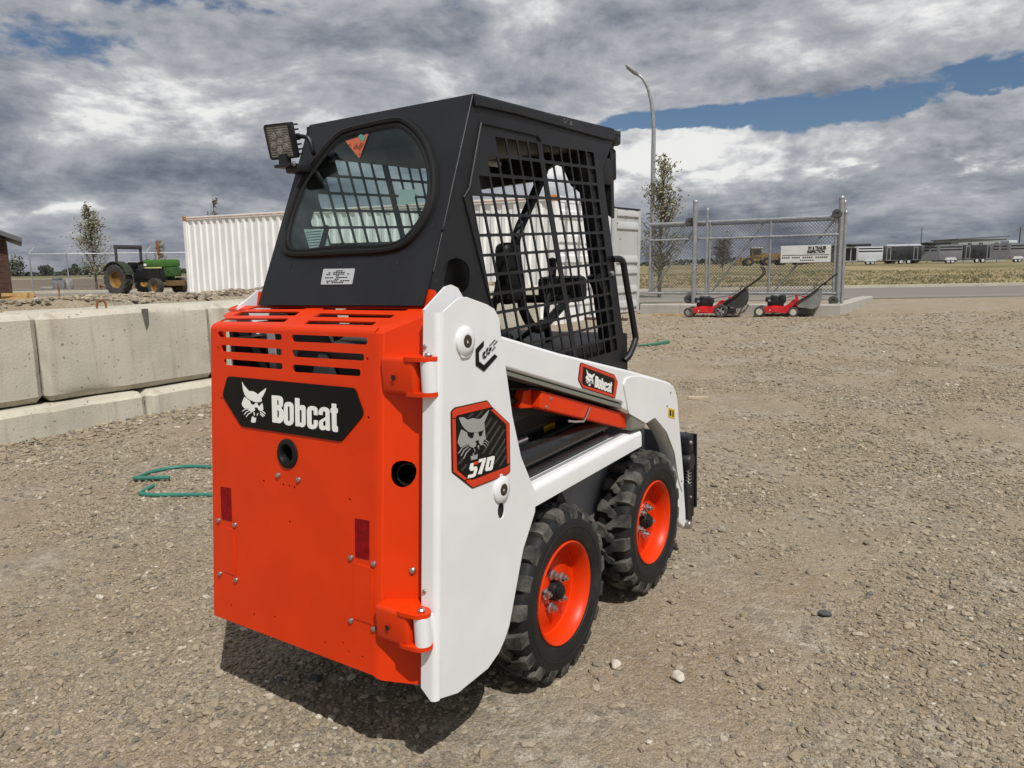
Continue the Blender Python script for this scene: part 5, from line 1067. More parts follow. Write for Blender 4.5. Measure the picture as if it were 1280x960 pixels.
# ---- lawn mowers
MRED=mat('mower_red',(.50,.012,.014),.35,coat=.2,var=.1); MBLK=mat('mower_black',(.015,.015,.016),.45,var=.3); 
def mower(M,bagm,wheelm,front_r,rear_r,label,old):
    t_=thing('lawn_mower',label,'lawn mower',M)     # local x runs from front wheel to handle, y away from viewer
    d=MB(); prof=[(-.02,.10),(.10,.08),(.52,.08),(.64,.10),(.64,.17),(.50,.20),(.16,.19),(.02,.17)]
    d.prism(rnd(prof,.03,3),-.22,.22,Matrix(((1,0,0,0),(0,0,-1,0),(0,1,0,0),(0,0,0,1)))); d.lathe([(0,.235),(.15,.23),(.235,.19),(.245,.10)],T(.30,0,0),24)
    d.build('deck',MRED,t_)
    e=MB(); e.lathe([(0,.43),(.10,.43),(.135,.40),(.14,.34),(.11,.33),(.11,.22)],T(.30,0,0),20); e.box((.14,-.14,.22),(.46,.12,.34),None,bev=.025); e.box((.10,-.16,.30),(.22,-.02,.40),None,bev=.02); e.box((.38,-.15,.28),(.50,-.05,.40 if not old else .44),None,bev=.02)
    for i in range(6): e.box((.20+.035*i,-.158,.23),(.215+.035*i,-.13,.33))
    e.build('engine',MBLK,t_)
    MB().lathe([(0,.445),(.06,.444),(.075,.432)],T(.30,0,0),16).box((.16,-.162,.31),(.21,-.158,.35)).build('engine_trim',GALV,t_)
    MB().tube(smooth_path([(.45,-.1,.36),(.62,-.2,.42),(.85,-.215,.46),(1.1,-.2,.64)],4),.006,5).build('control_cable',MBLK,t_)
    MB().box((.20,-.2225,.11),(.38,-.2205,.15)).build('deck_label',DECALW,t_)
    q=MB(); q.prism(rnd([(.46,.19),(.60,.19),(.72,.26),(.72,.34),(.66,.36),(.56,.27)],.02,3),-.16,.16,Matrix(((1,0,0,0),(0,0,-1,0),(0,1,0,0),(0,0,0,1)))); q.build('rear_chute',MRED if old else MRED,t_)
    if old:
        MB().prism(rnd([(.62,.09),(.80,.08),(.80,.20),(.74,.30),(.70,.44),(.66,.44),(.66,.26),(.60,.2)],.02,3),-.235,-.20,Matrix(((1,0,0,0),(0,0,-1,0),(0,1,0,0),(0,0,0,1)))).build('handle_bracket',MRED,t_)
    for x_,r in ((0,front_r),(.66,rear_r)):
        for y_ in (-.25,.25):
            w_=MB().lathe([(r*.62,.022),(r*.9,.026),(r,.018),(r,-.018),(r*.9,-.026),(r*.62,-.022)],Matrix(((1,0,0,x_),(0,0,-1,y_),(0,1,0,r),(0,0,0,1))),24,closed=True).build('mower_wheel',mat('mower_tyre',(.05,.05,.048),.8),t_)
            h_=MB(); MX_=Matrix(((1,0,0,x_),(0,0,-1,y_),(0,1,0,r),(0,0,0,1)))
            h_.lathe([(0,.024),(r*.22,.024),(r*.24,.012),(r*.24,-.02),(0,-.02)],MX_,12)
            if old: h_.lathe([(r*.2,.016),(r*.45,.022),(r*.64,.02),(r*.64,-.01),(r*.2,-.01)],MX_,20)
            else:
                for i in range(5):
                    a=i*1.2566; h_.prism([(r*.2*math.cos(a-.3),r*.2*math.sin(a-.3)),(r*.66*math.cos(a-.2),r*.66*math.sin(a-.2)),(r*.66*math.cos(a+.2),r*.66*math.sin(a+.2)),(r*.2*math.cos(a+.3),r*.2*math.sin(a+.3))],-.01,.015,MX_)
                h_.lathe([(r*.60,.02),(r*.70,.02),(r*.70,-.01),(r*.60,-.01)],MX_,20,closed=True)
            h_.build('hub',wheelm,w_)
    hb=MB()
    for y_ in (-.22,.22):
        hb.tube([(.66,y_,.24),(1.02,y_,.50)] + ([(1.20,y_,.66),(1.44,y_,.86)] if old else [(1.10,y_,.58),(1.42,y_,.82),(1.475,y_,.90),(1.47,y_,.96),(1.43,y_,1.02)]),.014,8)
    e_=(1.44,.86) if old else (1.43,1.02); hb.tube([(e_[0],-.22,e_[1]),(e_[0],.22,e_[1])],.016,8); hb.tube([(.80,-.22,.36),(.80,.22,.36)],.01,6)
    if old: hb.box((1.20,-.24,.64),(1.26,.24,.68))
    hb.build('handlebar',MBLK,t_)
    MB().tube([(1.05,-.20,.56),(1.02,-.20,.62),(1.08,-.20,.66),(1.13,-.20,.62)],.010,6).build('bail_lever',MBLK,t_)
    bg_=MB(); pf=[(.66,.24),(1.02,.18),(1.13,.24),(1.17,.36),(1.155,.585),(1.10,.585),(.72,.33)] if not old else [(.72,.20),(1.02,.16),(1.13,.21),(1.18,.34),(1.17,.57),(1.10,.56),(.76,.34)]
    bm=bmesh.new(); tmp=MB().prism(rnd(pf,.03,3),-.19,.19,Matrix(((1,0,0,0),(0,0,-1,0),(0,1,0,0),(0,0,0,1))))
    bg_.add(tmp.v,tmp.f); bm.free(); bg_.build('grass_bag',bagm,t_)
    fl=MB()
    for x_ in (.96,1.02): fl.tube([(x_,-.17,.24),(x_-.07,-.17,.02)],.005,5)
    fl.tube([(1.10,-.17,.30),(1.02,-.17,.04)],.004,5); fl.build('bag_prop',MBLK,t_)
    fp=MB(); fp.box((.76,-.2,.06),(.92,.2,.17)); fp.build('rear_flap',MBLK,t_)
    MB().box((.80,-.235,.40),(.88,-.225,.43)).build('handle_knob',MRED,t_)
    return t_
m1=[(-4.1091,13.4735,0.2945)]; m2=[(-2.7639,13.9505,0.277)]
mang=math.atan2(Vector(kA[3]).y-Vector(kA[1]).y,Vector(kA[3]).x-Vector(kA[1]).x)
BAGD=mat('black_bag_fabric',(.035,.033,.034),.8,var=.25,vscale=8,bump=.3,bscale=14); BAGG=mat('grey_bag_fabric',(.19,.185,.18),.8,var=.2,vscale=6,bump=.4,bscale=10)
q=m1[0]; mower(T(q[0],q[1],gh(q[0],q[1]))@RZ(mang),BAGD,mat('grey_spoked_hub',(.22,.22,.22),.5),.10,.135,'red lawn mower with dark fabric bag and grey spoked wheels, the left one',False)
q=m2[0]; mower(T(q[0],q[1],gh(q[0],q[1]))@RZ(mang),BAGG,mat('cream_hub',(.50,.47,.41),.6),.105,.10,'red lawn mower with light grey bag and cream wheels, nearer the gate end',True)
q=[(-4.526,13.5559,0.2955)][0]; tag(MB().box((-.45,-.04,0),(.45,.04,.03),T(q[0],q[1],gh(q[0],q[1]))@RZ(mang)).build('plank',WOOD),'thin wooden plank lying against the kerb beside the left mower','plank')
q=[(-5.4501,12.0976,0.3974)][0]; tag(MB().box((-.7,-.05,0),(.5,.05,.05),T(q[0],q[1],gh(q[0],q[1]))@RZ(mang-.2)).build('plank',mat('weathered_timber',(.10,.065,.045),.85)),'dark weathered timber lying on the ground below the opened container door','plank')
# ---- street lamp
a=Vector([(-8.8912,22.3045,2.1535)][0]); zt_=[(-8.7935,22.3697,5.8514)][0][2]
q=[(-9.2547,22.0619,7.5725),(-9.1207,22.1513,7.4434),(-8.9967,22.2341,7.2128),(-8.9046,22.2956,6.8801),(-8.833,22.3433,6.4184),(-8.7929,22.3701,5.7997),(-8.7928,22.3702,4.9421)]
b=MB(); path=[(a.x,a.y,.2),(a.x,a.y,2.)]+[tuple(p) for p in q[::-1]]
bx_=Vector(q[-1]); sh_=Vector((a.x-bx_.x,a.y-bx_.y,0)); path=[(bx_.x,bx_.y,.1),(bx_.x,bx_.y,2.)]+[tuple(p) for p in q[::-1]]
LP=thing('street_lamp','tall galvanised street lamp with curved arm behind the container door','street lamp')
sp_=smooth_path(path,6); MB().tube(sp_,[.085-.045*i/len(sp_) for i in range(len(sp_))],10).build('pole',GALV,LP)
hd=Vector(q[0]); dr=(hd-Vector(q[1])).normalized()
MB().tube([hd-dr*.05,hd+dr*.1,hd+dr*.42,hd+dr*.5],[.04,.085,.08,.03],10).build('lamp_head',mat('lamp_head_grey',(.25,.25,.25),.5),LP)
# ---- trees
BARK=mat('bark',(.10,.075,.055),.9,var=.3)
LEAF=[mat('leaf_olive',(.21,.20,.11),.7,var=.35,vscale=3),mat('leaf_grey_green',(.20,.19,.12),.7,var=.3,vscale=3),mat('leaf_brown',(.10,.080,.045),.8,var=.3,vscale=3)]
def tree(base,h,wf,label,leafm,n=700,ls=.055,group=None,name='tree',lean=0,twig=40,cat='tree'):
    t_=thing(name,label,cat,T(*base),group)
    tr=MB(); pts=[(lean*h*t**2+.03*h*mnoise.noise((t*3,base[0],0))*t,.03*h*mnoise.noise((0,t*3,base[1]))*t,h*t) for t in np.linspace(0,1,9)]
    r0=.012*h+.01; tr.tube(pts,[r0*(1-.9*i/8) for i in range(9)],7); tips=[]
    for i in range(twig):
        t=random.uniform(.16,.93); k=min(int(t*8),7); p=Vector(pts[k]).lerp(Vector(pts[k+1]),t*8-k); a=random.uniform(0,6.283); w_=wf(t)*random.uniform(.55,1.1); up=w_*random.uniform(.5,1.4)
        e=p+Vector((math.cos(a)*w_,math.sin(a)*w_,up)); m_=p.lerp(e,.5)+Vector((0,0,-.1*w_)); tr.tube([p,m_,e],[r0*.28,r0*.18,r0*.07],4,caps=False); tips.append((p,m_,e,w_))
    tr.build('trunk',BARK,t_)
    lv=MB()
    for i in range(n):
        p,m_,e,w_=random.choice(tips); u=random.random()**.7; c=(p*(1-u)**2+m_*2*u*(1-u)+e*u*u)+Vector([random.gauss(0,.16*w_+.03) for _ in range(3)])
        s=ls*random.uniform(.6,1.4); ax=Vector([random.gauss(0,1) for _ in range(3)]).normalized(); bx=ax.orthogonal().normalized(); cx=ax.cross(bx)
        lv.add([c-bx*s,c+cx*s*.55,c+bx*s,c-cx*s*.55],[(0,1,2,3)])
    lv.build('crown',leafm,t_,smooth=0); return t_
col=lambda w: (lambda t: w*(.35+.9*min(1,t/.35))*(1-.80*max(0,(t-.3)/.7)))
b_=Vector([(-7.4013,19.6921,0.2604)][0]); tree((b_.x,b_.y,.25),4.35,col(.72),'slender sparse young tree growing behind the left end of the sliding gate',LEAF[0],3000,.040,twig=110,lean=.04)
b_=Vector([(-45.079,22.1982,0.4637)][0]); tree((b_.x,b_.y,.28),5.2,col(1.0),'sparse upright tree standing behind the wire fence at left',LEAF[1],2200,.07,twig=80,lean=-.04)
b_=Vector([(-51.1477,30.1706,0.1933)][0]); tree((b_.x,b_.y,.28),3.5,col(.65),'small conifer shaped tree behind the green tractor hood',LEAF[0],500,.08,twig=40)
b_=Vector([(-47.523,32.5896,0.1195)][0]); tree((b_.x,b_.y,.28),6.6,col(.75),'bare topped tree peeking over the white container roof',LEAF[2],500,.08,twig=60)
b_=Vector([(-20.8456,67.2253,1.0218)][0]); tree((b_.x,b_.y,.5),3.0,lambda t:1.25*(1-.45*t),'bare grey bushy tree seen through the gate mesh beside the yellow loader',mat('grey_twig',(.13,.12,.11),.9,var=.3),1800,.09,twig=150,cat='tree')
dl=['round olive tree, largest of the far clump left of the fence','dark low tree right of the largest far tree','flat far tree beside the second fence post','broad hazy tree behind the left sparse tree','low far tree between fence posts','pale far tree left of the tractor','far tree just left of the tractor canopy','dark conifer at the left end of the far clump','far low tree behind the shed corner']
MBL=mat('hazy_leaf',(.075,.085,.05),.9,var=.35,vscale=.5); MBL2=mat('hazy_leaf_dark',(.05,.06,.045),.9,var=.3,vscale=.5)
for i,(px,w,h) in enumerate(((32,6.5,12.5),(53,7.0,7.0),(72,4.5,5.0),(92,6.5,7.0),(103,5.5,6.0),(148,7.0,7.5),(162,4.,8.5),(24,2.2,8.6),(12,5.0,7.0))):
    la=(px-640)/928.*420; x,y=xy(la,420+i*9)
    t_=thing('distant_tree',dl[i],'tree',T(x,y,gh(x,y)),'trees beyond the field')
    MB().tube([(0,0,-1),(0,0,h*.5)],[.35,.15],6).build('trunk',BARK,t_)
    lv=MB()
    lob=[(random.uniform(-.6,.6)*w,random.uniform(-.4,.4)*w,random.uniform(.35,.75)*h,random.uniform(.35,.6)*min(w,h*.5)) for _ in range(9)]
    for k in range(520):
        lx,ly,lz,lr=random.choice(lob); v=Vector([random.gauss(0,1) for _ in range(3)]).normalized()*lr*random.uniform(.6,1.); c=Vector((lx,ly,max(lz+v.z,.3)))+Vector((v.x,v.y,0))
        if c.z>h: continue
        s=random.uniform(.35,.8); ax=Vector([random.gauss(0,1) for _ in range(3)]).normalized(); bx=ax.orthogonal().normalized(); cx=ax.cross(bx); lv.add([c-bx*s,c+cx*s*.7,c+bx*s,c-cx*s*.7],[(0,1,2,3)])
    lv.build('crown',MBL if i not in (1,7) else MBL2,t_,smooth=0)
# far hedge lines that read as one mass
def hedge(name,la0,la1,de,h,m,n,s0,kind='stuff'):
    lv=MB()
    for k in range(n):
        la=random.uniform(la0,la1); x,y=xy(la,de+random.uniform(-8,8)); hh=h*(.55+.45*mnoise.noise((la*.03,1,0))+.25*mnoise.noise((la*.15,7,0))); c=Vector((x,y,gh(x,y)+random.random()**.8*max(hh,.4)))
        s=s0*random.uniform(.5,1.2); ax=Vector([random.gauss(0,1) for _ in range(3)]).normalized(); bx=ax.orthogonal().normalized(); cx=ax.cross(bx); lv.add([c-bx*s,c+cx*s*.8,c+bx*s,c-cx*s*.8],[(0,1,2,3)])
    return lv.build(name,m,kind=kind,smooth=0)
hedge('far_trees',-420,-160,560,5.,MBL2,5000,1.4); hedge('far_hedge',40,190,300,3.2,MBL2,2600,.7)
# ---- wire fence at left
fp=[(-42.6045,16.6362,0.3529),(-42.475,17.444,0.3222),(-41.2363,18.7516,0.2782),(-39.9911,20.1837,0.2294),(-38.5911,21.7192,0.1775),(-37.0698,23.3356,0.1231),(-35.5391,24.9583,0.0685)]
ft=[(-42.1931,17.3916,2.4513)][0][2]
WF=thing('wire_fence','galvanised chain link fence with slanted barbed wire arms behind the tractor','fence')
FPp=[Vector((p[0],p[1],.28)) for p in fp]; e0=(FPp[1]-FPp[2]); FPp=FPp[1:]
h0=ft-.28
for i,p in enumerate(FPp):
    pp=MB().tube([p,p+Vector((0,0,h0))],.035,8).build('post',GALV,WF)
    ar=Vector((RH.x,RH.y,0))*.33+Vector((0,0,.34)); MB().tube([p+Vector((0,0,h0)),p+Vector((0,0,h0))+ar],[.03,.022],6).build('outrigger',mat('bright_galvanised',(.62,.63,.64),.4,.3),pp)
for i in range(len(FPp)-1):
    a_,c_=FPp[i],FPp[i+1]; MB().tube([a_+Vector((0,0,h0-.03)),c_+Vector((0,0,h0-.03))],.028,6).build('top_rail',GALV,WF)
for k in (.35,.65,1.): 
    MB().tube([p+Vector((0,0,h0+.34*k))+Vector((RH.x,RH.y,0))*.33*k for p in FPp],.006,4).build('barbed_wire',GALV,WF)
dx=(FPp[-1]-FPp[0]); Lf=dx.xy.length
cm=chain(Lf,h0-.05,.09,.0026,parent=WF); cm.matrix_basis=T(*FPp[0])@RZ(math.atan2(dx.y,dx.x))
cp=[(-40.6108,15.5623,0.2849),(-40.3479,15.7377,2.8746)]; tag(MB().tube([Vector((cp[0][0],cp[0][1],.2)),Vector((cp[0][0],cp[0][1],cp[1][2]))],.06,10).build('fence_post',GALV),'taller galvanised corner post between the brown shed and the wire fence','post')
# ---- brown shed at the left edge, timber stack
sA=Vector([(-20.6228,7.2615,0.7355)][0]); 
SH=thing('wooden_shed','brown stained wooden shed with dark sloping roof at the left picture edge','shed',T(sA.x,sA.y,.25)@RZ(-YAW+R(33)))
for i in range(14): MB().box((-3.0,-.0,.0+.145*i),(.0,3.,.138+.145*i)).build('cladding_board',BROWN,SH)
MB().box((-.06,-.012,0),(.012,.06,2.03)).build('corner_trim',BROWN,SH)
b=MB(); b.prism([(-3.4,3.5),(.36,1.93),(.38,2.04),(-3.4,3.65)],-.35,3.3,Matrix(((1,0,0,0),(0,0,1,0),(0,1,0,0),(0,0,0,1)))); b.build('roof',ROOFG,SH)
MB().prism([(-3.,2.03),(.0,2.03),(.0,2.06),(-3.,3.3)],-.0,.04,Matrix(((1,0,0,0),(0,0,1,0),(0,1,0,0),(0,0,0,1)))).build('gable',BROWN,SH)
tq=Vector([(-18.8385,6.649,0.8363)][0])
for i in range(6):
    tag(MB().box((-.28,-.06,0),(.28,.06,.075),T(tq.x+.02*(i%2),tq.y+.14*(i%2)-.05,tq.z-.18+.08*(i//2))@RZ(-YAW+.1*i)).build('timber',WOOD),['lowest','second','third','fourth','fifth','topmost'][i]+' short yellow timber of the small stack beside the brown shed','timber',group='timber stack beside the shed')
# ---- green tractor
tc=Vector([(-32.9762,17.6519,0.3675)][0])
TR=thing('farm_tractor','old green farm tractor with black roll bar and yellow rims beside the container','tractor',T(tc.x,tc.y,.30)@RZ(-YAW-R(24))@Matrix.Scale(1.08,4))
GRN=mat('tractor_green',(.05,.15,.022),.5,var=.25,vscale=2); DGRN=mat('faded_dark_green',(.02,.032,.016),.6,var=.3); YEL=mat('tractor_yellow',(.20,.105,.018),.6,var=.35,vscale=3); OLDT=mat('worn_tyre',(.045,.042,.04),.8,var=.3)
YZ=Matrix(((1,0,0,0),(0,0,-1,0),(0,1,0,0),(0,0,0,1)))
def twheel(x,y,r,w,rr):
    t_=MB(); M_=T(x,y,r)@Matrix.Rotation(R(90),4,'X')
    t_.lathe([(rr,w*.36),(r*.82,w*.5),(r*.94,w*.46),(r*.96,w*.3),(r*.96,-w*.3),(r*.94,-w*.46),(r*.82,-w*.5),(rr,-w*.36)],M_,32,closed=True)
    for i in range(18):
        for s in (1,-1):
            a=2*math.pi*(i+.5*(s>0))/18; a2=a+.20
            t_.add([(r*.93*math.cos(a),r*.93*math.sin(a),s*w*.5),(r*math.cos(a-.04),r*math.sin(a-.04),s*w*.48),(r*math.cos(a+.05),r*math.sin(a+.05),s*w*.48),(r*math.cos(a2-.03),r*math.sin(a2-.03),0),(r*math.cos(a2+.06),r*math.sin(a2+.06),0),(r*.94*math.cos(a2),r*.94*math.sin(a2),0)],[(0,1,2),(1,3,4,2),(0,5,3,1),(0,2,4,5)],M_)
    o=t_.build('wheel',OLDT,TR); MB().lathe([(rr,w*.36),(rr*.92,w*.30),(rr*.85,w*.05),(rr*.4,w*.0),(0,w*.06)],M_,24).lathe([(rr,-w*.36),(rr*.92,-w*.30),(rr*.85,-w*.05),(rr*.4,0),(0,-w*.06)],M_,24).build('rim',YEL,o); return o
for s in (1,-1): twheel(0,s*.72,.68,.42,.36); twheel(2.05,s*.62,.37,.24,.19)
MB().box((1.0,-.27,1.17),(2.62,.27,1.50),None,bev=.08).build('hood',GRN,TR); MB().box((2.2,-.26,.78),(2.64,.26,1.165),None,bev=.03).build('grille',mat('grille_green',(.03,.085,.016),.6,var=.3),TR)
MB().box((1.1,-.275,1.14),(2.1,-.272,1.19)).box((1.1,.272,1.14),(2.1,.275,1.19)).build('hood_stripe',mat('stripe_yellow',(.6,.55,.25),.5),TR)
MB().box((1.06,-.276,1.24),(1.22,-.272,1.34)).build('hood_badge',DECALW,TR)
MB().box((.3,-.22,.55),(2.3,.22,1.1),None,bev=.05).box((.9,-.25,.7),(1.9,.25,1.12)).tube([(2.05,-.6,.37),(2.05,.6,.37)],.05,8).build('engine',DARK,TR)
MB().box((1.9,-.5,.42),(2.4,.5,.55)).box((2.3,-.3,.4),(2.75,.3,.62)).build('front_axle',mat('axle_ochre',(.16,.09,.03),.8),TR)
for s in (1,-1):
    ar=[(.78*math.cos(a),.68+.78*math.sin(a)) for a in np.linspace(R(15),R(150),10)]; ar+=[(.74*math.cos(a),.68+.74*math.sin(a)) for a in np.linspace(R(150),R(15),10)]
    MB().prism(ar,s*.72-.2,s*.72+.2,YZ).build('fender',DGRN,TR)
MB().box((.1,-.24,1.0),(.5,.24,1.12),None,bev=.04).box((.0,-.24,1.1),(.12,.24,1.42),None,bev=.05).build('seat',SEAL,TR)
MB().lathe([(.19,0),(.205,.012),(.22,0),(.205,-.012)],T(.85,0,1.42)@Matrix.Rotation(R(-28),4,'Y'),20,closed=True).tube([(.85,0,1.42),(1.02,0,1.1)],.02,6).build('steering_wheel',SEAL,TR)
MB().tube([(-.15,-.62,.9),(-.12,-.62,2.06),(-.12,.62,2.06),(-.15,.62,.9)],.07,6).box((-.22,-.66,1.98),(-.03,.66,2.16),None,bev=.03).build('roll_bar',mat('roll_bar_grey',(.045,.042,.045),.6),TR)
MB().tube([(1.7,0,1.45),(1.68,0,1.72)],.035,8).tube([(1.68,0,1.72),(1.64,0,2.3)],.055,8).build('exhaust_stack',RUST,TR)
MB().tube([(-.9,-.3,.25),(-1.9,-.2,.45),(-2.2,.1,.3)],.03,6).tube([(-.6,.3,.2),(-1.9,-.2,.40)],.025,6).build('drawbar_hitch',RUST,TR)
x,y=xy((81-640)/928*34,34); tag(MB().tube([(x,y,.2),(x,y,.86)],.035,6).build('stake',RUST),'short rusty stake standing in the gravel in front of the fence','stake')
x,y=xy((85-640)/928*52,52); US=thing('utility_cabinet','weathered grey metal cabinet with a low tray seen beyond the wire fence','cabinet',T(x,y,.28)@RZ(-YAW))
b=MB(); b.box((-.45,-.3,0),(.35,.3,.65),None,bev=.03); b.box((-.45,-.3,.65),(-.05,.3,.85),None,bev=.03); b.build('body',mat('cabinet_grey',(.17,.175,.18),.6,var=.25),US)
MB().box((.36,-.2,.0),(.75,.25,.75),None,bev=.12).build('side_box',mat('cabinet_light',(.30,.30,.29),.6,var=.25),US); MB().box((-1.35,-.25,.05),(-.46,.25,.22),None,bev=.04).build('tray',mat('tray_grey',(.30,.29,.27),.6),US)
# ---- livestock trailers on the rise
SIL_=mat('trailer_silver',(.20,.206,.225),.40,.3,var=.08,vscale=1.); WHT=mat('trailer_white',(.50,.515,.55),.4,var=.05); CHAR=mat('trailer_charcoal',(.026,.027,.03),.5,var=.2,vscale=1.5); TRIM=mat('trailer_trim',(.24,.24,.24),.45,.3); BLK=mat('trailer_black',(.012,.012,.013),.5)
def trailer(px0,px1,de,ytop,skin,label,end=.32,front='roof',vents=True,fender=True,dark=False):
    la0=(px0-640)/928*de; la1=(px1-640)/928*de; x,y=xy(la0,de); zb=gh(x,y); Lt=(la1-la0); H=2.35
    t_=thing('horse_trailer',label,'trailer',T(x,y,zb)@RZ(-YAW))
    le=Lt*end
    MB().box((le,0,.45),(Lt,2.2,H),None,bev=.05).build('body',skin,t_)
    e=MB(); e.add([(0,1.1,.45),(le,0.01,.45),(le,0.01,H),(0,1.1,H)],[(0,1,2,3)]); e.add([(0,1.1,.45),(le,2.1,.45),(le,2.1,H),(0,1.1,H)],[(3,2,1,0)]); e.add([(0,1.1,H),(le,.01,H),(le,2.1,H)],[(0,1,2)]); e.build('rear_end',skin if not dark else CHAR,t_)
    if not dark:
        for k in range(2):
            z0=1.62+.34*k; MB().box((le+.1,-.012,z0),(Lt-.1,-.002,z0+.17)).build('vent_band',BLK,t_)
        nrm=Vector((-1.09,-le,0)).normalized() if le>0 else Vector((0,-1,0))
        for f0,f1 in ((.12,.46),(.54,.9)):
            pts_=[Vector((le*f,1.1-1.09*f,z))+nrm*.015 for f,z in ((f0,.6),(f1,.6),(f1,H-.2),(f0,H-.2))]
            dm=BLK if front=='open' else skin  # open doorways: interior shade put in as black panels
            dd=MB().add(pts_,[(0,1,2,3)]).build('rear_door_infill',dm,t_,smooth=0)
            for z0 in (1.6,1.95):
                q_=[Vector((le*f,1.1-1.09*f,z))+nrm*.03 for f,z in ((f0+.03,z0),(f1-.03,z0),(f1-.03,z0+.14),(f0+.03,z0+.14))]; MB().add(q_,[(0,1,2,3)]).build('door_vent',BLK,dd,smooth=0)
    else:
        for f in (.06,.70): 
            fr_=MB(); x0=le+(Lt-le)*f; fr_.plate([(x0,.5),(x0+.62,.5),(x0+.62,H-.12),(x0,H-.12)],[[(x0+.12,.62),(x0+.5,.62),(x0+.5,H-.26),(x0+.12,H-.26)]],.03,Matrix(((1,0,0,0),(0,0,-1,-.02),(0,1,0,0),(0,0,0,1)))); fr_.build('door_frame',TRIM,t_)
        MB().box((le+1.2,-.02,1.45),(le+1.5,-.005,1.75)).box((le+2.2,-.02,1.0),(le+2.5,-.005,1.3)).build('window',BLK,t_)
        MB().box((le,-.03,H-.07),(Lt,0,H+.01)).build('roof_trim',TRIM,t_)
    if front in('roof','open'): MB().box((le*.2,.15,H+.005),(le+.55*(Lt-le),2.05,H+.32),None,bev=.10).build('roof_pod',BLK,t_)
    if front=='white': MB().box((le,.3,H+.005),(le+.5*(Lt-le),1.9,H+.36),None,bev=.06).build('roof_pod',WHT,t_)
    b=MB(); b.box((le,.05,.40),(Lt,2.15,.448)); b.build('chassis_rail',BLK,t_)
    for q_ in (.42,.60):
        wx=le+(Lt-le)*q_; w_=MB().lathe([(.20,.1),(.32,.1),(.34,.05),(.34,-.1)],T(wx,.06,.34)@Matrix.Rotation(R(90),4,'X'),18).build('wheel',BLK,t_); MB().lathe([(0,.09),(.1,.095),(.2,.10)],T(wx,.06,.34)@Matrix.Rotation(R(90),4,'X'),14).build('rim',WHT,w_)
    MB().tube([(Lt,1.1,.55),(Lt+.9,1.1,.55)],.06,6).tube([(Lt+.8,1.1,.05),(Lt+.8,1.1,.9)],.035,6).build('hitch',BLK,t_)
    MB().box((le+.04,-.02,.62),(le+.12,0,.70)).box((Lt-.14,-.02,.62),(Lt-.06,0,.70)).build('marker_light',REDREF,t_)
    MB().box((le+.02,-.015,.5),(Lt-.02,-.003,.56)).box((le+.02,-.015,H-.06),(Lt-.02,-.003,H-.01)).build('side_trim',TRIM,t_)
    if fender: MB().prism([(le+(Lt-le)*.42-.5,.45),(le+(Lt-le)*.42-.3,.78),(le+(Lt-le)*.60+.3,.78),(le+(Lt-le)*.60+.5,.45)],.04,.10,Matrix(((1,0,0,0),(0,0,-1,0),(0,1,0,0),(0,0,0,1)))).build('fender',WHT,t_)
    return t_
trailer(1036,1060,101,0,SIL_,'grey trailer with black roof mostly hidden behind the right gate posts',.2,'roof',fender=False)
trailer(1057,1100,95,0,WHT,'pale horse trailer with dark open rear doorways, nearest the gate',.27,'open')
trailer(1098,1153,97,0,CHAR,'charcoal trailer with pale door frames between the two silver horse trailers',.05,'none',fender=False,dark=True)
trailer(1153.5,1198,93,0,SIL_,'silver horse trailer with black roof pod and white wheel arch',.34,'roof')
trailer(1197,1240,97,0,CHAR,'charcoal trailer with door frames right of the black podded silver trailer',.05,'none',fender=False,dark=True)
trailer(1239,1277,92,0,SIL_,'silver horse trailer with a white roof box near the right picture edge',.45,'white')
trailer(1277,1325,95,0,WHT,'white trailer cut off by the right picture edge',.05,'none')
tf=[]
for k in range(9000):
    de=29+33*random.random()**1.6; la=random.uniform(-8,.72*de); x,y=xy(la,de)
    if mnoise.noise((x*.15,y*.15,2))+.5*mnoise.noise((x*.6,y*.6,5))<random.uniform(-.5,.5): continue
    tf.append((x,y,gh(x,y)+.03))
for nm,cl_,a_,b_ in (('dry_grass_tufts',(.27,.215,.12),0,len(tf)//2),('green_grass_tufts',(.125,.120,.05),len(tf)//2,len(tf))):
    lv=MB()
    for x,y,z in tf[a_:b_]:
        for q_ in range(3):
            an=random.uniform(0,3.14); h_=random.uniform(.04,.14); w_=random.uniform(.05,.14); ox,oy=random.gauss(0,.12),random.gauss(0,.12); dx_,dy_=math.cos(an)*w_,math.sin(an)*w_
            lv.add([(x+ox-dx_,y+oy-dy_,z),(x+ox+dx_,y+oy+dy_,z),(x+ox+dx_*.5,y+oy+dy_*.5+.05,z+h_)],[(0,1,2)])
    lv.build(nm,mat(nm,cl_,.9,var=.35,vscale=.4),kind='stuff',smooth=0)
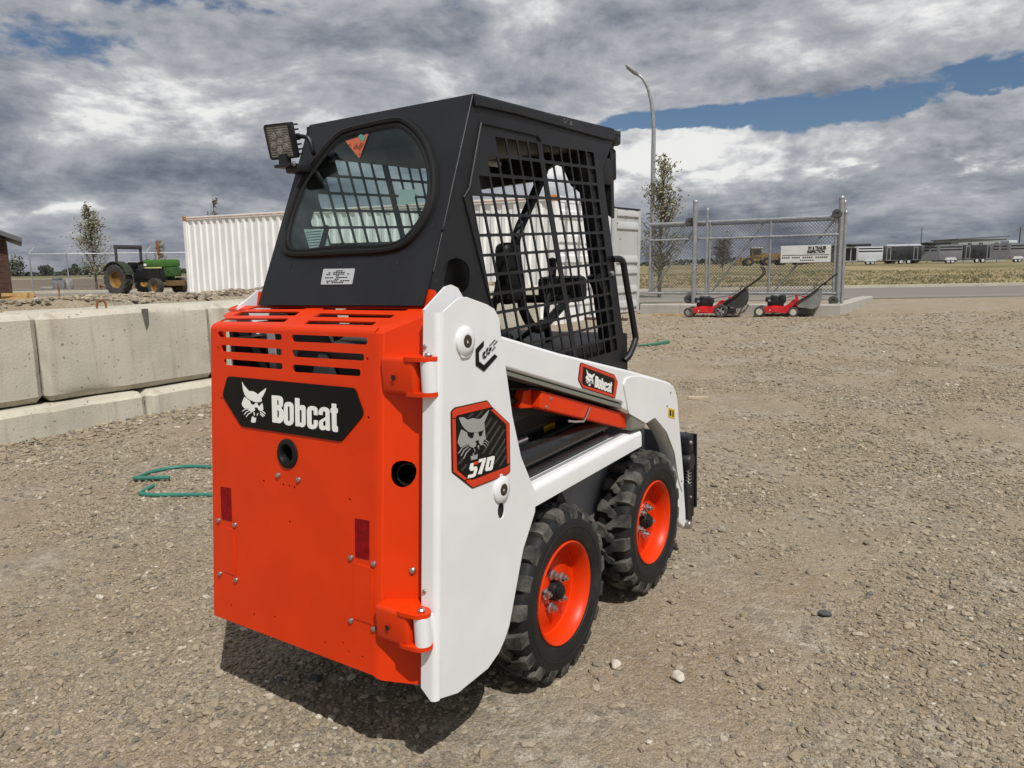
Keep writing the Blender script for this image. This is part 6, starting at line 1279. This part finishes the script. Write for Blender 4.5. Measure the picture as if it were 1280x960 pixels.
# far buildings and poles
x,y=xy((1192-640)/928*150,150); FBl=thing('metal_building','long pale grey metal building behind the trailers','building',T(x,y,gh(x,y))@RZ(-YAW))
MB().box((0,0,0),(9.6,9,4.4)).build('wall',mat('building_cladding',(.28,.30,.31),.6,var=.06,vscale=.4),FBl); MB().prism([(-.3,4.35),(9.9,4.75),(9.9,4.95),(-.3,4.55)],-.4,9.4,Matrix(((1,0,0,0),(0,0,1,0),(0,1,0,0),(0,0,0,1)))).build('roof',ROOFG,FBl)
for x0 in (1.9,4.1,7.2):
    f=MB().box((x0,-.05,3.15),(x0+.75,0,3.65)).build('window',BLK,FBl)
    MB().box((x0+.35,-.08,3.15),(x0+.40,-.052,3.65)).build('mullion',TRIM,f)
def upole(px,ytop,de,r,label,cross):
    x,y=xy((px-640)/928*de,de); zt2=CAM.z+(326-ytop)/928*de; t_=thing('utility_pole',label,'pole',T(x,y,gh(x,y))); MB().tube([(0,0,0),(0,0,zt2-gh(x,y))],[r,r*.7],8).build('pole',mat('pole_wood',(.09,.075,.06),.9),t_)
    if cross: MB().box((-1.,-.08,zt2-gh(x,y)-.6),(1.,.08,zt2-gh(x,y)-.45),RZ(-YAW)).build('crossarm',bpy.data.materials['pole_wood'],t_)
upole(1267,289,170,.20,'wooden utility pole with crossarm at the right picture edge',True); upole(1146,287,190,.14,'thin dark mast standing behind the charcoal trailer',False)
for px,w_,lb in ((1118,3.2,'white trailer roof seen over the charcoal trailer, left of the mast'),(1147,4.0,'white trailer seen over the charcoal trailer right of the mast')):
    x,y=xy((px-640)/928*108,108); t_=thing('enclosed_trailer',lb,'trailer',T(x,y,gh(x,y))@RZ(-YAW)); MB().box((-w_/2,0,.5),(w_/2,2,2.75),None,bev=.06).build('body',WHT,t_); MB().tube([(-.5,.1,.35),(-.5,1.9,.35)],.34,14).build('axle',BLK,t_)
# yellow machines behind the gate
YM=mat('machine_yellow',(.20,.125,.03),.7,var=.35,vscale=2)
def loader(px,de,label,s=1.,flip=1):
    x,y=xy((px-640)/928*de,de); t_=thing('wheel_loader',label,'loader',T(x,y,gh(x,y))@RZ(-YAW)@Matrix.Scale(flip,4,(1,0,0)))
    MB().prism(rnd([(.6,.9),(2.9,.9),(3.0,1.5),(2.9,1.95),(.7,2.05)],.12,3),-.7,.7,YZ).build('engine_hood',YM,t_)
    MB().prism(rnd([(-1.9,.8),(.6,.8),(.6,1.35),(-1.5,1.3)],.1,3),-.55,.55,YZ).build('front_frame',YM,t_)
    c=MB().box((-.75,-.65,1.3),(.75,.65,2.75),None,bev=.06).build('cab',YM,t_); MB().box((-.62,-.67,1.75),(.62,.67,2.6)).box((-.77,-.5,1.75),(.77,.5,2.6)).build('cab_window',BLK,c); MB().box((-.85,-.75,2.75),(.85,.75,2.88),None,bev=.04).build('cab_roof',WHT,t_)
    for x0 in (-1.35,1.55):
        for y0 in (-.85,.85): w_=MB().lathe([(.32,.25),(.6,.25),(.68,.18),(.68,-.18),(.6,-.25),(.32,-.25)],T(x0,y0,.68)@Matrix.Rotation(R(90),4,'X'),22,closed=True).build('wheel',BLK,t_); MB().lathe([(0,.2),(.32,.22)],T(x0,y0,.68)@Matrix.Rotation(R(90),4,'X'),16).lathe([(0,-.2),(.32,-.22)],T(x0,y0,.68)@Matrix.Rotation(R(90),4,'X'),16).build('rim',YM,w_)
    for y0 in (-.4,.4): MB().tube([(-.8,y0,1.5),(-2.0,y0,1.2),(-2.6,y0,.6)],.11,6).build('lift_arm',YM,t_)
    MB().prism(rnd([(-2.5,.2),(-3.5,.12),(-3.35,.5),(-2.95,1.0),(-2.6,1.15)],.08,3),-1.2,1.2,YZ).build('bucket',YM,t_)
    return t_
loader(943,120,'yellow wheel loader with dark cab seen through the middle of the gate mesh')
loader(985,124,'yellow machine partly hidden by the white sign on the gate',1,-1)
